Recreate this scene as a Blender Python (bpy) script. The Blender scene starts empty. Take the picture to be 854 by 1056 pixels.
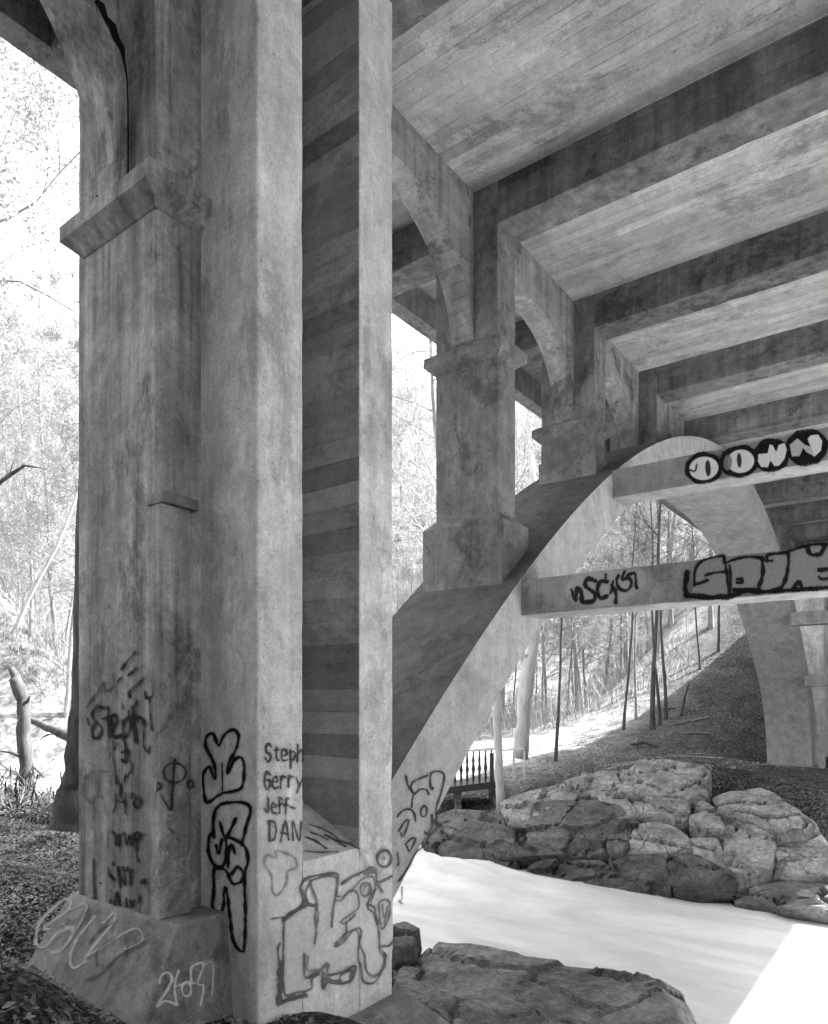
import bpy, bmesh, math, random
import numpy as np
from mathutils import Vector, noise, Matrix

# ------------------------------------------------------------------ camera, world, sun, exposure
S = 5.4                                   # metres per layout unit
PXF = 733.0; CX = 427.0; HY = 724.0       # photograph: focal length (px), centre column, horizon row
ANG = math.atan((972.0 - CX) / PXF)       # view direction measured from the bridge axis
CA, SA = math.cos(ANG), math.sin(ANG)

scene = bpy.context.scene
cam_d = bpy.data.cameras.new("camera"); cam = bpy.data.objects.new("camera", cam_d)
scene.collection.objects.link(cam); scene.camera = cam
cam.location = (0, 0, 0)
cam.rotation_euler = (math.pi / 2, 0, ANG - math.pi / 2)
cam_d.sensor_fit = 'AUTO'; cam_d.sensor_width = 36.0
cam_d.lens = PXF / 1056.0 * 36.0
cam_d.shift_y = (HY - 528.0) / 1056.0
cam_d.clip_start = 0.05; cam_d.clip_end = 2000

# light travels along L (unit x = along the bridge, y = across it)
TV = 0.62; TU = -0.80
L = Vector((TU, TV, -1.0)).normalized()
world = bpy.data.worlds.new("World"); scene.world = world; world.use_nodes = True
wn = world.node_tree.nodes; wl = world.node_tree.links
wn.clear()
sky = wn.new('ShaderNodeTexSky'); sky.sky_type = 'NISHITA'; sky.sun_disc = False
sky.sun_elevation = math.asin(-L.z)
sky.sun_rotation = math.atan2(-L.x, -L.y)
sky.air_density = 1.0; sky.dust_density = 2.5
bw = wn.new('ShaderNodeRGBToBW'); bg = wn.new('ShaderNodeBackground'); wo = wn.new('ShaderNodeOutputWorld')
bg.inputs['Strength'].default_value = 0.15
wl.new(sky.outputs[0], bw.inputs[0]); wl.new(bw.outputs[0], bg.inputs[0]); wl.new(bg.outputs[0], wo.inputs[0])
sun_d = bpy.data.lights.new("sun", 'SUN'); sun = bpy.data.objects.new("sun", sun_d)
scene.collection.objects.link(sun)
sun_d.energy = 2.6; sun_d.angle = math.radians(0.5); sun_d.color = (1, 1, 1)   # black-and-white photograph
sun.rotation_euler = L.to_track_quat('-Z', 'Y').to_euler()
sun.location = (0, -30, 60)
vs = scene.view_settings
vs.view_transform = 'Standard'; vs.look = 'None'; vs.gamma = 1.0; vs.use_curve_mapping = False
vs.exposure = 3.58
scene.cycles.max_bounces = 8; scene.cycles.diffuse_bounces = 6; scene.cycles.transparent_max_bounces = 12
scene.cycles.caustics_reflective = False; scene.cycles.caustics_refractive = False

RNG = random.Random(7)
COL = scene.collection

# ------------------------------------------------------------------ helpers
def ray(px, py):
    r = (px - CX) / PXF; e = (HY - py) / PXF
    return Vector((CA + SA * r, SA - CA * r, e))          # layout units per unit depth
def on_plane(px, py, p0, n):
    d = ray(px, py); n = Vector(n)
    t = Vector(p0).dot(n) / d.dot(n)
    return d * t
def planeU(u): return ((u, 0, 0), (1, 0, 0))
def planeV(v): return ((0, v, 0), (0, 1, 0))

def link(name, me, mat=None, parent=None):
    o = bpy.data.objects.new(name, me); COL.objects.link(o)
    if mat is not None and len(me.materials) == 0: me.materials.append(mat)
    if parent is not None:
        o.parent = parent
        o.matrix_parent_inverse = parent.matrix_world.inverted() if parent.type == 'EMPTY' else Matrix.Identity(4)
        if parent.type == 'EMPTY':
            o.matrix_parent_inverse = Matrix.Identity(4)
            o.location = tuple(-Vector(parent.location))
    return o
def tag(o, label=None, cat=None, group=None, kind=None):
    if label: o['label'] = label
    if cat: o['category'] = cat
    if group: o['group'] = group
    if kind: o['kind'] = kind
    return o
def empty(name, loc):
    o = bpy.data.objects.new(name, None); COL.objects.link(o); o.location = loc
    o.empty_display_size = 0.3
    return o
def bm_new(): return bmesh.new()
def done(bm, name, mat, parent=None, bevel=0.0, smooth=None, worn=0.16):
    """layout units in, metres out"""
    bmesh.ops.scale(bm, vec=(S, S, S), verts=bm.verts)
    bmesh.ops.recalc_face_normals(bm, faces=bm.faces)
    if bevel > 0:
        es = [e for e in bm.edges if len(e.link_faces) == 2 and e.calc_face_angle(0) > 0.5]
        bmesh.ops.bevel(bm, geom=es, offset=bevel, segments=2, affect='EDGES', profile=0.5, clamp_overlap=True)
    if bevel > 0 and worn:
        for ax in range(3):
            lo = min(v.co[ax] for v in bm.verts); hi = max(v.co[ax] for v in bm.verts)
            if hi - lo < 1.2: continue
            lo = max(lo, -4.0 if ax == 0 else -3.0); hi = min(hi, 24.0) ; n_ = int((hi - lo) / worn)
            no = Vector((0, 0, 0)); no[ax] = 1
            for k in range(1, n_):
                co = Vector((0, 0, 0)); co[ax] = lo + (hi - lo) * k / n_
                bmesh.ops.bisect_plane(bm, geom=list(bm.verts) + list(bm.edges) + list(bm.faces), plane_co=co, plane_no=no)
        bm.normal_update()
        for v in bm.verts:
            nn_ = v.normal; m_ = max(abs(nn_.x), abs(nn_.y), abs(nn_.z))
            if m_ < 0.985:
                q = v.co * 3.1; a_ = noise.noise(q) + 0.6 * noise.noise(q * 3.3)
                v.co -= nn_ * (0.004 * noise.noise(q * 2) + 0.035 * max(0.0, a_ - 0.42))
    me = bpy.data.meshes.new(name); bm.to_mesh(me); bm.free()
    if smooth is not None:
        for p in me.polygons: p.use_smooth = True
        me.set_sharp_from_angle(angle=math.radians(smooth))
    return link(name, me, mat, parent)
def add_box(bm, u0, u1, v0, v1, z0, z1):
    a = [bm.verts.new((u, v, z)) for z in (z0, z1) for u, v in ((u0, v0), (u1, v0), (u1, v1), (u0, v1))]
    for q in ((0, 3, 2, 1), (4, 5, 6, 7), (0, 1, 5, 4), (1, 2, 6, 5), (2, 3, 7, 6), (3, 0, 4, 7)):
        bm.faces.new([a[i] for i in q])
    return a
def add_frustum(bm, lo, hi, z0, z1):
    """lo, hi = (u0,u1,v0,v1)"""
    a = []
    for (u0, u1, v0, v1), z in ((lo, z0), (hi, z1)):
        a += [bm.verts.new((u, v, z)) for u, v in ((u0, v0), (u1, v0), (u1, v1), (u0, v1))]
    for q in ((0, 3, 2, 1), (4, 5, 6, 7), (0, 1, 5, 4), (1, 2, 6, 5), (2, 3, 7, 6), (3, 0, 4, 7)):
        bm.faces.new([a[i] for i in q])
def add_strip_solid(bm, us, zlo, zhi, v0, v1):
    """solid between two profiles zlo(u), zhi(u), v0..v1, closed"""
    rows = []
    for u, a, b in zip(us, zlo, zhi):
        rows.append([bm.verts.new(p) for p in ((u, v0, a), (u, v1, a), (u, v1, b), (u, v0, b))])
    for i in range(len(rows) - 1):
        p, q = rows[i], rows[i + 1]
        for k in range(4):
            bm.faces.new((p[k], p[(k + 1) % 4], q[(k + 1) % 4], q[k]))
    bm.faces.new(rows[0]); bm.faces.new(rows[-1][::-1])

# ------------------------------------------------------------------ materials
class NT:
    def __init__(s, name):
        s.m = bpy.data.materials.new(name); s.m.use_nodes = True
        s.t = s.m.node_tree; s.n = s.t.nodes; s.n.clear()
        s.out = s.n.new('ShaderNodeOutputMaterial'); s.b = s.n.new('ShaderNodeBsdfPrincipled')
        s.t.links.new(s.b.outputs[0], s.out.inputs[0])
    def node(s, t, **k):
        n = s.n.new(t)
        for a, b in k.items(): setattr(n, a, b)
        return n
    def ln(s, a, b): s.t.links.new(a, b)
    def val(s, x, sock):
        if isinstance(x, (int, float)): sock.default_value = x
        else: s.ln(x, sock)
    def math(s, op, a, b=0.0, c=None, clamp=False):
        n = s.node('ShaderNodeMath', operation=op, use_clamp=clamp)
        s.val(a, n.inputs[0]); s.val(b, n.inputs[1])
        if c is not None: s.val(c, n.inputs[2])
        return n.outputs[0]
    def pos(s):
        return s.node('ShaderNodeNewGeometry').outputs['Position']
    def scaled(s, vec, sc, off=(0, 0, 0)):
        n = s.node('ShaderNodeMapping'); n.inputs['Scale'].default_value = sc; n.inputs['Location'].default_value = off
        s.ln(vec, n.inputs[0]); return n.outputs[0]
    def noise(s, vec, scale, detail=4, rough=0.55, dist=0.0):
        n = s.node('ShaderNodeTexNoise'); n.inputs['Scale'].default_value = scale
        n.inputs['Detail'].default_value = detail; n.inputs['Roughness'].default_value = rough
        n.inputs['Distortion'].default_value = dist
        s.ln(vec, n.inputs['Vector']); return n.outputs['Fac']
    def remap(s, x, a, b, c=0.0, d=1.0):
        n = s.node('ShaderNodeMapRange', clamp=True); s.val(x, n.inputs[0])
        for i, v in enumerate((a, b, c, d)): n.inputs[i + 1].default_value = v
        return n.outputs[0]
    def bump(s, h, strength=0.3, dist=0.02):
        n = s.node('ShaderNodeBump'); n.inputs['Strength'].default_value = strength
        n.inputs['Distance'].default_value = dist; s.ln(h, n.inputs['Height'])
        s.ln(n.outputs[0], s.b.inputs['Normal'])
    def color(s, v):
        c = s.node('ShaderNodeCombineColor')
        for i in range(3): s.ln(v, c.inputs[i])
        s.ln(c.outputs[0], s.b.inputs['Base Color'])

def concrete(name, base=0.33, board=None, bsize=0.15, bvar=0.10, blen=2.6, grain=(1, 1, 1), streak=0.0, stain=0.25,
             stain_scale=0.7, mottle=0.15, seed=0.0, lines=0.5):
    """board = axis the boards stack along (0,1,2); grain = noise scale per axis (small = long grain)"""
    t = NT(name); P = t.pos()
    P = t.scaled(P, (1, 1, 1), (seed * 13.1, seed * 7.7, seed * 3.3))
    sep = t.node('ShaderNodeSeparateXYZ'); t.ln(P, sep.inputs[0])
    v = t.remap(t.noise(P, 1.3, 12, 0.72, 0.3), 0.32, 0.68, 1 - mottle * 1.3, 1 + mottle * 1.3)
    blot = t.noise(P, 4.5, 10, 0.78, 0.5)
    v = t.math('MULTIPLY', v, t.remap(blot, 0.36, 0.64, 1 - mottle, 1 + mottle * 0.8))
    # fine sand grain and pits
    f = t.remap(t.noise(P, 38, 4, 0.8), 0.3, 0.7, 0.80, 1.18)
    v = t.math('MULTIPLY', v, f)
    pits = t.remap(t.noise(P, 22, 2, 0.5), 0.70, 0.76, 0, 1)
    gr = t.noise(t.scaled(P, grain), 6.0, 8, 0.72)
    v = t.math('MULTIPLY', v, t.remap(gr, 0.3, 0.7, 0.84, 1.14))
    height = t.math('MULTIPLY', gr, 0.5)
    if board is not None:
        ax = sep.outputs[board]
        wob = t.math('MULTIPLY', t.math('SUBTRACT', t.noise(P, 0.5, 2), 0.5), bsize * 0.25)
        idx = t.math('DIVIDE', t.math('ADD', ax, wob), bsize)
        fl = t.math('FLOOR', idx)
        other = {0: 1, 1: 0, 2: 1}[board]
        wn_ = t.node('ShaderNodeTexWhiteNoise', noise_dimensions='1D'); t.ln(fl, wn_.inputs['W'])
        # each board row is cut into lengths
        sh = t.math('MULTIPLY', wn_.outputs['Value'], blen)
        if board == 2: along = t.math('ADD', sep.outputs[0], sep.outputs[1])
        else: along = sep.outputs[other]
        seg = t.math('FLOOR', t.math('DIVIDE', t.math('ADD', along, sh), blen))
        w2 = t.node('ShaderNodeTexWhiteNoise', noise_dimensions='2D')
        cb = t.node('ShaderNodeCombineXYZ'); t.ln(fl, cb.inputs[0]); t.ln(seg, cb.inputs[1]); t.ln(cb.outputs[0], w2.inputs['Vector'])
        tone = t.remap(w2.outputs['Value'], 0, 1, 1 - bvar, 1 + bvar)
        v = t.math('MULTIPLY', v, tone)
        fr = t.math('FRACT', idx)
        edge = t.math('ABSOLUTE', t.math('SUBTRACT', fr, 0.5))
        ln_ = t.remap(edge, 0.455, 0.5, 0, 1)
        brk = t.remap(t.noise(P, 1.6, 3), 0.42, 0.62, 0, 1)
        ln_ = t.math('MULTIPLY', ln_, brk)
        v = t.math('MULTIPLY', v, t.math('SUBTRACT', 1.0, t.math('MULTIPLY', ln_, lines)))
        height = t.math('ADD', height, t.math('MULTIPLY', w2.outputs['Value'], 0.35))
        height = t.math('SUBTRACT', height, t.math('MULTIPLY', ln_, 0.5))
    if streak > 0:
        st = t.noise(t.scaled(P, (1, 1, 0.06)), 5.0, 5, 0.6)
        v = t.math('MULTIPLY', v, t.remap(st, 0.35, 0.68, 1 + streak * 0.4, 1 - streak))
        st2 = t.noise(t.scaled(P, (1, 1, 0.04)), 16.0, 3, 0.6)
        v = t.math('MULTIPLY', v, t.remap(st2, 0.58, 0.72, 1, 1 - streak * 0.6))
    if stain > 0:
        g2 = tuple(0.5 + 0.5 * g for g in grain)
        s1 = t.noise(t.scaled(P, g2), stain_scale, 8, 0.72, 0.6)
        s2 = t.noise(P, 7.0, 8, 0.8)
        s1 = t.math('ADD', s1, t.math('MULTIPLY', t.math('SUBTRACT', s2, 0.5), 0.45))
        v = t.math('MULTIPLY', v, t.remap(s1, 0.54, 0.61, 1.0, 1 - stain))
        s3 = t.noise(t.scaled(P, (1, 1, 1), (31, 5, 9)), stain_scale * 1.9, 7, 0.7, 0.4)
        v = t.math('MULTIPLY', v, t.remap(s3, 0.56, 0.63, 1.0, 1 + stain * 0.5))
    v = t.math('MULTIPLY', v, t.math('SUBTRACT', 1.0, t.math('MULTIPLY', pits, 0.35)))
    v = t.math('MULTIPLY', v, base * 0.86, clamp=True)
    t.color(v)
    t.b.inputs['Roughness'].default_value = 0.88
    t.b.inputs['Specular IOR Level'].default_value = 0.25
    height = t.math('SUBTRACT', height, t.math('MULTIPLY', pits, 0.4))
    height = t.math('ADD', height, t.math('MULTIPLY', t.noise(P, 60, 3), 0.15))
    height = t.math('ADD', height, t.math('MULTIPLY', blot, 0.6))
    t.bump(height, 0.7, 0.02)
    return t.m

M = {}
M['slab'] = concrete('board_marked_soffit_concrete', 0.50, 0, 0.17, 0.16, 3.2, (1.6, 0.10, 1), 0, 0.34, 0.9, 0.16, 1, 0.5)
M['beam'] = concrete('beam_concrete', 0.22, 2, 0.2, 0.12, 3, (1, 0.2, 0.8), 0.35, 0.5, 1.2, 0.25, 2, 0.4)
M['arcade'] = concrete('arcade_concrete', 0.34, 2, 0.16, 0.08, 2, (0.5, 0.5, 1.3), 0.35, 0.5, 1.1, 0.2, 3, 0.35)
M['column'] = concrete('column_concrete', 0.25, None, 0.2, 0.1, 2, (1.4, 1.4, 0.3), 0.22, 0.38, 1.6, 0.26, 4)
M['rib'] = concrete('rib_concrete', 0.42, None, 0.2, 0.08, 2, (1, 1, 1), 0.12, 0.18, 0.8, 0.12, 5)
M['ribtop'] = concrete('dark_rib_back_concrete', 0.13, None, 0.2, 0.08, 2, (1, 1, 0.7), 0.2, 0.3, 1.5, 0.2, 5)  # rib back set darker than its sides
M['strut'] = concrete('strut_concrete', 0.34, None, 0.2, 0.1, 2, (1, 0.3, 1), 0.2, 0.3, 1.4, 0.18, 6)
M['pier'] = concrete('pier_concrete', 0.42, None, 0.2, 0.1, 2, (1.5, 1.5, 0.12), 0.55, 0.42, 1.3, 0.28, 7)
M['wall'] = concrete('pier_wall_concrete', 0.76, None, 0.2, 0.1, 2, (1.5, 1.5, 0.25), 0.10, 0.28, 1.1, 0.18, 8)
M['boards'] = concrete('board_striped_concrete', 0.40, 2, 0.21, 0.32, 30, (0.3, 0.3, 2.0), 0.0, 0.25, 0.8, 0.15, 9, 0.25)
M['plinth'] = concrete('plinth_concrete', 0.28, None, 0.2, 0.1, 2, (1, 1, 1), 0.2, 0.4, 1.6, 0.25, 10)

def two_faced(name, a, b, zlim=0.3):
    pass

def simple(name, v, rough=0.8, var=0.25, scale=6.0, grain=(1, 1, 1), bump=0.3, spec=0.3):
    t = NT(name); P = t.scaled(t.node('ShaderNodeTexCoord').outputs['Object'], grain)
    n = t.noise(P, scale, 6, 0.65)
    c = t.math('MULTIPLY', t.remap(n, 0.3, 0.7, 1 - var, 1 + var), v); t.color(c)
    t.b.inputs['Roughness'].default_value = rough; t.b.inputs['Specular IOR Level'].default_value = spec
    if bump: t.bump(n, bump, 0.02)
    return t.m
M['bark'] = simple('tree_bark', 0.2, 0.95, 0.5, 9, (1, 1, 0.2), 0.8, 0.1)
M['darkbark'] = simple('dark_tree_bark', 0.07, 0.95, 0.5, 9, (1, 1, 0.2), 0.8, 0.1)
M['palebark'] = simple('pale_tree_bark', 0.42, 0.9, 0.25, 7, (1, 1, 0.3), 0.4, 0.1)
M['twig'] = simple('twig_bark', 0.27, 0.9, 0.35, 3, (1, 1, 1), 0.0, 0.1)
M['bud'] = simple('young_leaf', 0.30, 0.8, 0.3, 2, (1, 1, 1), 0.0, 0.1)
_t = M['bud'].node_tree; _o = [n for n in _t.nodes if n.type == 'OUTPUT_MATERIAL'][0]; _b = [n for n in _t.nodes if n.type == 'BSDF_PRINCIPLED'][0]
_tr = _t.nodes.new('ShaderNodeBsdfTranslucent'); _tr.inputs[0].default_value = (.3, .3, .3, 1); _mx = _t.nodes.new('ShaderNodeMixShader'); _mx.inputs[0].default_value = 0.5
_t.links.new(_b.outputs[0], _mx.inputs[1]); _t.links.new(_tr.outputs[0], _mx.inputs[2]); _t.links.new(_mx.outputs[0], _o.inputs[0])
M['iron'] = simple('dark_iron_paint', 0.03, 0.5, 0.3, 20, (1, 1, 1), 0.1, 0.5)
M['palepaint'] = simple('pale_weathered_paint', 0.6, 0.6, 0.15, 8, (1, 1, 1), 0.1, 0.4)
M['crack'] = simple('crack_gap_dark', 0.012, 0.95, 0.2, 20, (1, 1, 1), 0.0, 0.0)  # dark strip drawn for the open gap
M['leaf'] = simple('dead_leaf', 0.22, 0.8, 0.8, 1.7, (1, 1, 1), 0.0, 0.2)

def ground_mat():
    t = NT('leaf_litter_soil'); P = t.pos()
    v = t.node('ShaderNodeTexVoronoi'); v.inputs['Scale'].default_value = 26.0; v.inputs['Randomness'].default_value = 1.0
    warp = t.node('ShaderNodeTexNoise'); warp.inputs['Scale'].default_value = 14; t.ln(P, warp.inputs['Vector'])
    mx = t.node('ShaderNodeVectorMath', operation='MULTIPLY_ADD'); t.ln(warp.outputs['Color'], mx.inputs[0])
    mx.inputs[1].default_value = (0.08, 0.08, 0.08); t.ln(P, mx.inputs[2]); t.ln(mx.outputs[0], v.inputs['Vector'])
    sc = t.node('ShaderNodeSeparateColor'); t.ln(v.outputs['Color'], sc.inputs[0])
    leaf = t.remap(sc.outputs[0], 0.2, 1.0, 0.02, 0.13)
    big = t.remap(t.noise(P, 0.6, 6, 0.65), 0.35, 0.65, 0.55, 1.35)
    c = t.math('MULTIPLY', leaf, big)
    c = t.math('MULTIPLY', c, t.remap(t.noise(P, 6, 5, 0.7), 0.3, 0.7, 0.55, 1.4))
    # dry grass beyond the deck's shadow, paled to paint in sunlight (attribute written per vertex)
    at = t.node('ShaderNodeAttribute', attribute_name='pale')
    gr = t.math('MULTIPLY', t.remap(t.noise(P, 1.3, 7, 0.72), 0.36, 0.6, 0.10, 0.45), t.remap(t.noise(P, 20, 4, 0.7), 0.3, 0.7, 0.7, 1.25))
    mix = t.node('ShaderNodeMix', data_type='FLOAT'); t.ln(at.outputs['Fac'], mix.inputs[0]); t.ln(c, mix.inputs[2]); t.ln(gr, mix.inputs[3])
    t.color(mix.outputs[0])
    t.b.inputs['Roughness'].default_value = 0.95; t.b.inputs['Specular IOR Level'].default_value = 0.1
    hh = t.math('ADD', sc.outputs[1], t.noise(P, 30, 4, 0.7)); t.bump(hh, 0.9, 0.04)
    return t.m
M['ground'] = ground_mat()

def rock_mat(name, base, wet=0.0):
    t = NT(name); P = t.pos()
    n1 = t.noise(t.scaled(P, (1, 1, 2.2)), 1.6, 9, 0.68, 0.4)
    n2 = t.noise(P, 11, 6, 0.75)
    st = t.noise(t.scaled(P, (0.5, 0.5, 7.0)), 2.2, 6, 0.65, 0.8)
    c = t.math('MULTIPLY', t.remap(n1, 0.32, 0.66, 0.45, 1.4), t.remap(n2, 0.33, 0.67, 0.55, 1.35))
    c = t.math('MULTIPLY', c, t.remap(st, 0.3, 0.7, 0.88, 1.1))
    vor = t.node('ShaderNodeTexVoronoi', feature='DISTANCE_TO_EDGE'); vor.inputs['Scale'].default_value = 0.55
    wv = t.node('ShaderNodeVectorMath', operation='MULTIPLY_ADD'); nn = t.node('ShaderNodeTexNoise'); nn.inputs['Scale'].default_value = 2.0; nn.inputs['Detail'].default_value = 6
    t.ln(P, nn.inputs['Vector']); t.ln(nn.outputs['Color'], wv.inputs[0]); wv.inputs[1].default_value = (0.7, 0.7, 0.7); t.ln(P, wv.inputs[2])
    t.ln(wv.outputs[0], vor.inputs['Vector'])
    ck = t.math('MULTIPLY', t.remap(vor.outputs['Distance'], 0.0, 0.012, 1, 0), t.remap(n1, 0.45, 0.6, 0, 1))
    c = t.math('MULTIPLY', c, t.math('SUBTRACT', 1.0, t.math('MULTIPLY', ck, 0.6)))
    if wet > 0:   # the tide of wet, dark stone just over the water
        sp = t.node('ShaderNodeSeparateXYZ'); t.ln(P, sp.inputs[0])
        zz = t.math('ADD', sp.outputs[2], t.math('MULTIPLY', n1, 0.5))
        c = t.math('MULTIPLY', c, t.remap(zz, -0.7 * S + 0.45, -0.7 * S + 1.0, 1 - wet, 1.0))
    t.color(t.math('MULTIPLY', c, base, clamp=True))
    t.b.inputs['Roughness'].default_value = 0.8; t.b.inputs['Specular IOR Level'].default_value = 0.3
    h = t.math('ADD', t.math('MULTIPLY', n1, 0.8), t.math('ADD', t.math('MULTIPLY', n2, 0.35), t.math('MULTIPLY', st, 0.2)))
    h = t.math('SUBTRACT', h, t.math('MULTIPLY', ck, 0.4))
    h = t.math('ADD', h, t.math('MULTIPLY', t.noise(P, 26, 5, 0.8), 0.16))
    t.bump(h, 1.0, 0.18)
    return t.m
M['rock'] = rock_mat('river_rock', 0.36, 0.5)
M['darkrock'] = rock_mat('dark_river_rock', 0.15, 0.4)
M['nearrock'] = rock_mat('near_bank_rock', 0.32, 0.3)

def water_mat():
    t = NT('foaming_river_water'); P = t.pos()
    n1 = t.noise(t.scaled(P, (0.7, 0.22, 1)), 0.9, 4, 0.5, 1.6)
    n2 = t.noise(t.scaled(P, (1.6, 0.5, 1)), 2.0, 6, 0.6, 1.2)
    c = t.math('MULTIPLY', t.remap(n1, 0.3, 0.68, 0.44, 0.66), t.remap(n2, 0.3, 0.7, 0.9, 1.08), clamp=True)
    t.color(c)
    t.b.inputs['Roughness'].default_value = 0.45; t.b.inputs['Specular IOR Level'].default_value = 0.3
    t.bump(n1, 0.12, 0.10)
    return t.m
M['water'] = water_mat()

def paint_mat():
    t = NT('spray_paint')
    a = t.node('ShaderNodeAttribute', attribute_name='paint')     # r = tone, g = coverage
    sc = t.node('ShaderNodeSeparateColor'); t.ln(a.outputs['Color'], sc.inputs[0])
    n = t.noise(t.pos(), 40, 4, 0.7)
    tone = t.math('MULTIPLY', sc.outputs[0], t.remap(n, 0.3, 0.7, 0.85, 1.12))
    t.color(tone); t.b.inputs['Roughness'].default_value = 0.9; t.b.inputs['Specular IOR Level'].default_value = 0.1
    tr = t.node('ShaderNodeBsdfTransparent'); mx = t.node('ShaderNodeMixShader')
    cov = t.math('MULTIPLY', sc.outputs[1], t.remap(n, 0.25, 0.6, 0.93, 1.0), clamp=True)
    t.ln(cov, mx.inputs[0]); t.ln(tr.outputs[0], mx.inputs[1]); t.ln(t.b.outputs[0], mx.inputs[2]); t.ln(mx.outputs[0], t.out.inputs[0])
    return t.m
M['paint'] = paint_mat()

# ------------------------------------------------------------------ terrain
def sm(x, a, b):
    t = min(1.0, max(0.0, (x - a) / (b - a))); return t * t * (3 - 2 * t)
def bank_top(v): return -0.31 - 0.10 * sm(v, 1.0, 1.5) - 0.14 * sm(v, 1.6, 2.0) + 0.1 * sm(v, 2.4, 4.0) - 0.14 * sm(-v, -0.75, 0.1)
def river_mid(v): return 2.15 + 0.10 * math.sin(v * 1.3)
def height(u, v):
    # near bank
    near = -0.30 - 0.17 * sm(u, 0.1, 0.55) * sm(v, -0.6, 0.3) - 0.11 * sm(u, 0.7, 1.05) - 0.10 * sm(u, 1.0, 1.4) - 0.12 * sm(u, 0.8, 1.3) * sm(-v, -0.62, -0.2)
    near += 0.10 * sm(v, 1.15, 1.6) + 0.10 * sm(v, 1.3, 1.8) * sm(u, 0.8, 1.2)
    near += 0.9 * max(0.0, -u - 0.6) + 0.1 * sm(-v, 0.3, 2.0)  # includes an unseen rise behind the camera, added to block low sky
    near += 0.10 * math.exp(-((u - 0.40) ** 2 + (v - 0.90) ** 2) / 0.016)
    near = min(near, 1.3 + 0.3 * max(0.0, -u - 3.0))
    far = bank_top(v) - 0.16 * sm(u, 3.6, 5.5) * sm(-v, -1.6, -1.0)
    far = far + (-0.42 - far) * sm(u, 4.0, 5.6)
    x_ = max(0.0, u - 5.9); far += min(0.14 * x_ + 0.08 * x_ * x_, 1.75) * (1 - 0.9 * sm(v, 2.6, 4.2))
    pit = math.exp(-((u - 6.5) / 0.75) ** 2 - ((v - 0.75) / 0.75) ** 2)
    pit = min(1.0, pit * 1.25)
    far = far * (1 - pit) + (-0.54) * pit
    s = math.hypot(u - 2.0, v - 1.0)
    hill = 0.72 * max(0.0, s - 9.5) * sm(s, 9.0, 14.0)
    hill = min(hill, 14.0)
    # river channel
    a = sm(u, 1.50, 1.85); b = sm(u, 2.5, 3.4)
    bed = -0.95
    z = near * (1 - a) + bed * a
    z = z * (1 - b) + far * b
    if v > 6: z = z * 1.0
    z += hill + 0.42 * max(0.0, -v - 3.0) + min(9.0, 0.85 * max(0.0, v - 5.6)) * sm(4.6 - u, 0.0, 1.6) * (1 - 0.6 * sm(s, 9, 20))  # includes an unseen slope on the mirrored side, added to block low sky
    nz = noise.fractal(Vector((u * 1.1, v * 1.1, 3.7)), 1.0, 2.0, 5)
    z += 0.035 * nz * (0.4 + 0.6 * sm(s, 2, 8)) + 0.25 * sm(s, 10, 20) * noise.fractal(Vector((u * 0.25, v * 0.25, 9.0)), 1.0, 2.0, 4)
    z += 0.008 * noise.noise(Vector((u * 9, v * 9, 1.0)))
    return z
def axis(lo, hi, segs):
    out = []
    for a, b, n in segs: out += list(np.linspace(a, b, n, endpoint=False))
    return out + [segs[-1][1]]
ua = axis(0, 0, [(-60, -12, 14), (-12, -1, 22), (-1, 4, 130), (4, 11, 90), (11, 26, 60), (26, 90, 30)])
va = axis(0, 0, [(-60, -12, 14), (-12, -1, 22), (-1, 3, 100), (3, 11, 80), (11, 26, 60), (26, 90, 30)])
gv = [(u * S, v * S, height(u, v) * S) for u in ua for v in va]
nV = len(va)
gf = [(i * nV + j, (i + 1) * nV + j, (i + 1) * nV + j + 1, i * nV + j + 1) for i in range(len(ua) - 1) for j in range(nV - 1)]
gme = bpy.data.meshes.new('ground'); gme.from_pydata(gv, [], gf)
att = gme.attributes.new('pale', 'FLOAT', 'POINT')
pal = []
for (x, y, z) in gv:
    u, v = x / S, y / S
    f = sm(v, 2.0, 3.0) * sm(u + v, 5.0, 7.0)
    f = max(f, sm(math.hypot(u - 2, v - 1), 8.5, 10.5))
    f = max(f, 0.85 * sm(v, 3.2, 4.5), sm(-v, 0.9, 1.5))  # unseen ground behind the other arcade, paled as an added bounce for light
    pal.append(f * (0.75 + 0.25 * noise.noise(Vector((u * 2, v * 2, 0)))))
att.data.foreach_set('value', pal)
for p in gme.polygons: p.use_smooth = True
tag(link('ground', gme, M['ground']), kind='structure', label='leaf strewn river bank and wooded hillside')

def ground_z(u, v): return height(u, v)
def ground_hit(px, py, dmin=0.6, dmax=60):
    d = ray(px, py); t = dmin; step = 0.02
    while t < dmax:
        p = d * t
        if p.z < height(p.x, p.y):
            return d * (t - step * 0.5)
        step = 0.01 + t * 0.006; t += step
    return d * dmax

# water
WZ = -0.70
def wz(u, v):
    z = WZ + 0.05 * sm(v, 1.35, 2.3) + 0.03 * sm(v, 1.8, 3.0)
    z += 0.012 * noise.fractal(Vector((u * 2.2, v * 0.8, 5.0)), 1.0, 2.0, 4)
    z += 0.035 * sm(v, 1.1, 1.8) * noise.fractal(Vector((u * 6, v * 3.5, 2.0)), 1.0, 2.0, 4)
    z += 0.02 * math.exp(-((u - 2.45) / 0.2) ** 2 - ((v - 1.6) / 0.35) ** 2)
    return z
wu = np.linspace(1.2, 3.2, 90); wv_ = axis(0, 0, [(-30, -2, 30), (-2, 3.5, 160), (3.5, 30, 30)])
wvts = [(u * S, v * S, wz(u, v) * S) for u in wu for v in wv_]; n2_ = len(wv_)
wfc = [(i * n2_ + j, (i + 1) * n2_ + j, (i + 1) * n2_ + j + 1, i * n2_ + j + 1) for i in range(len(wu) - 1) for j in range(n2_ - 1)]
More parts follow.
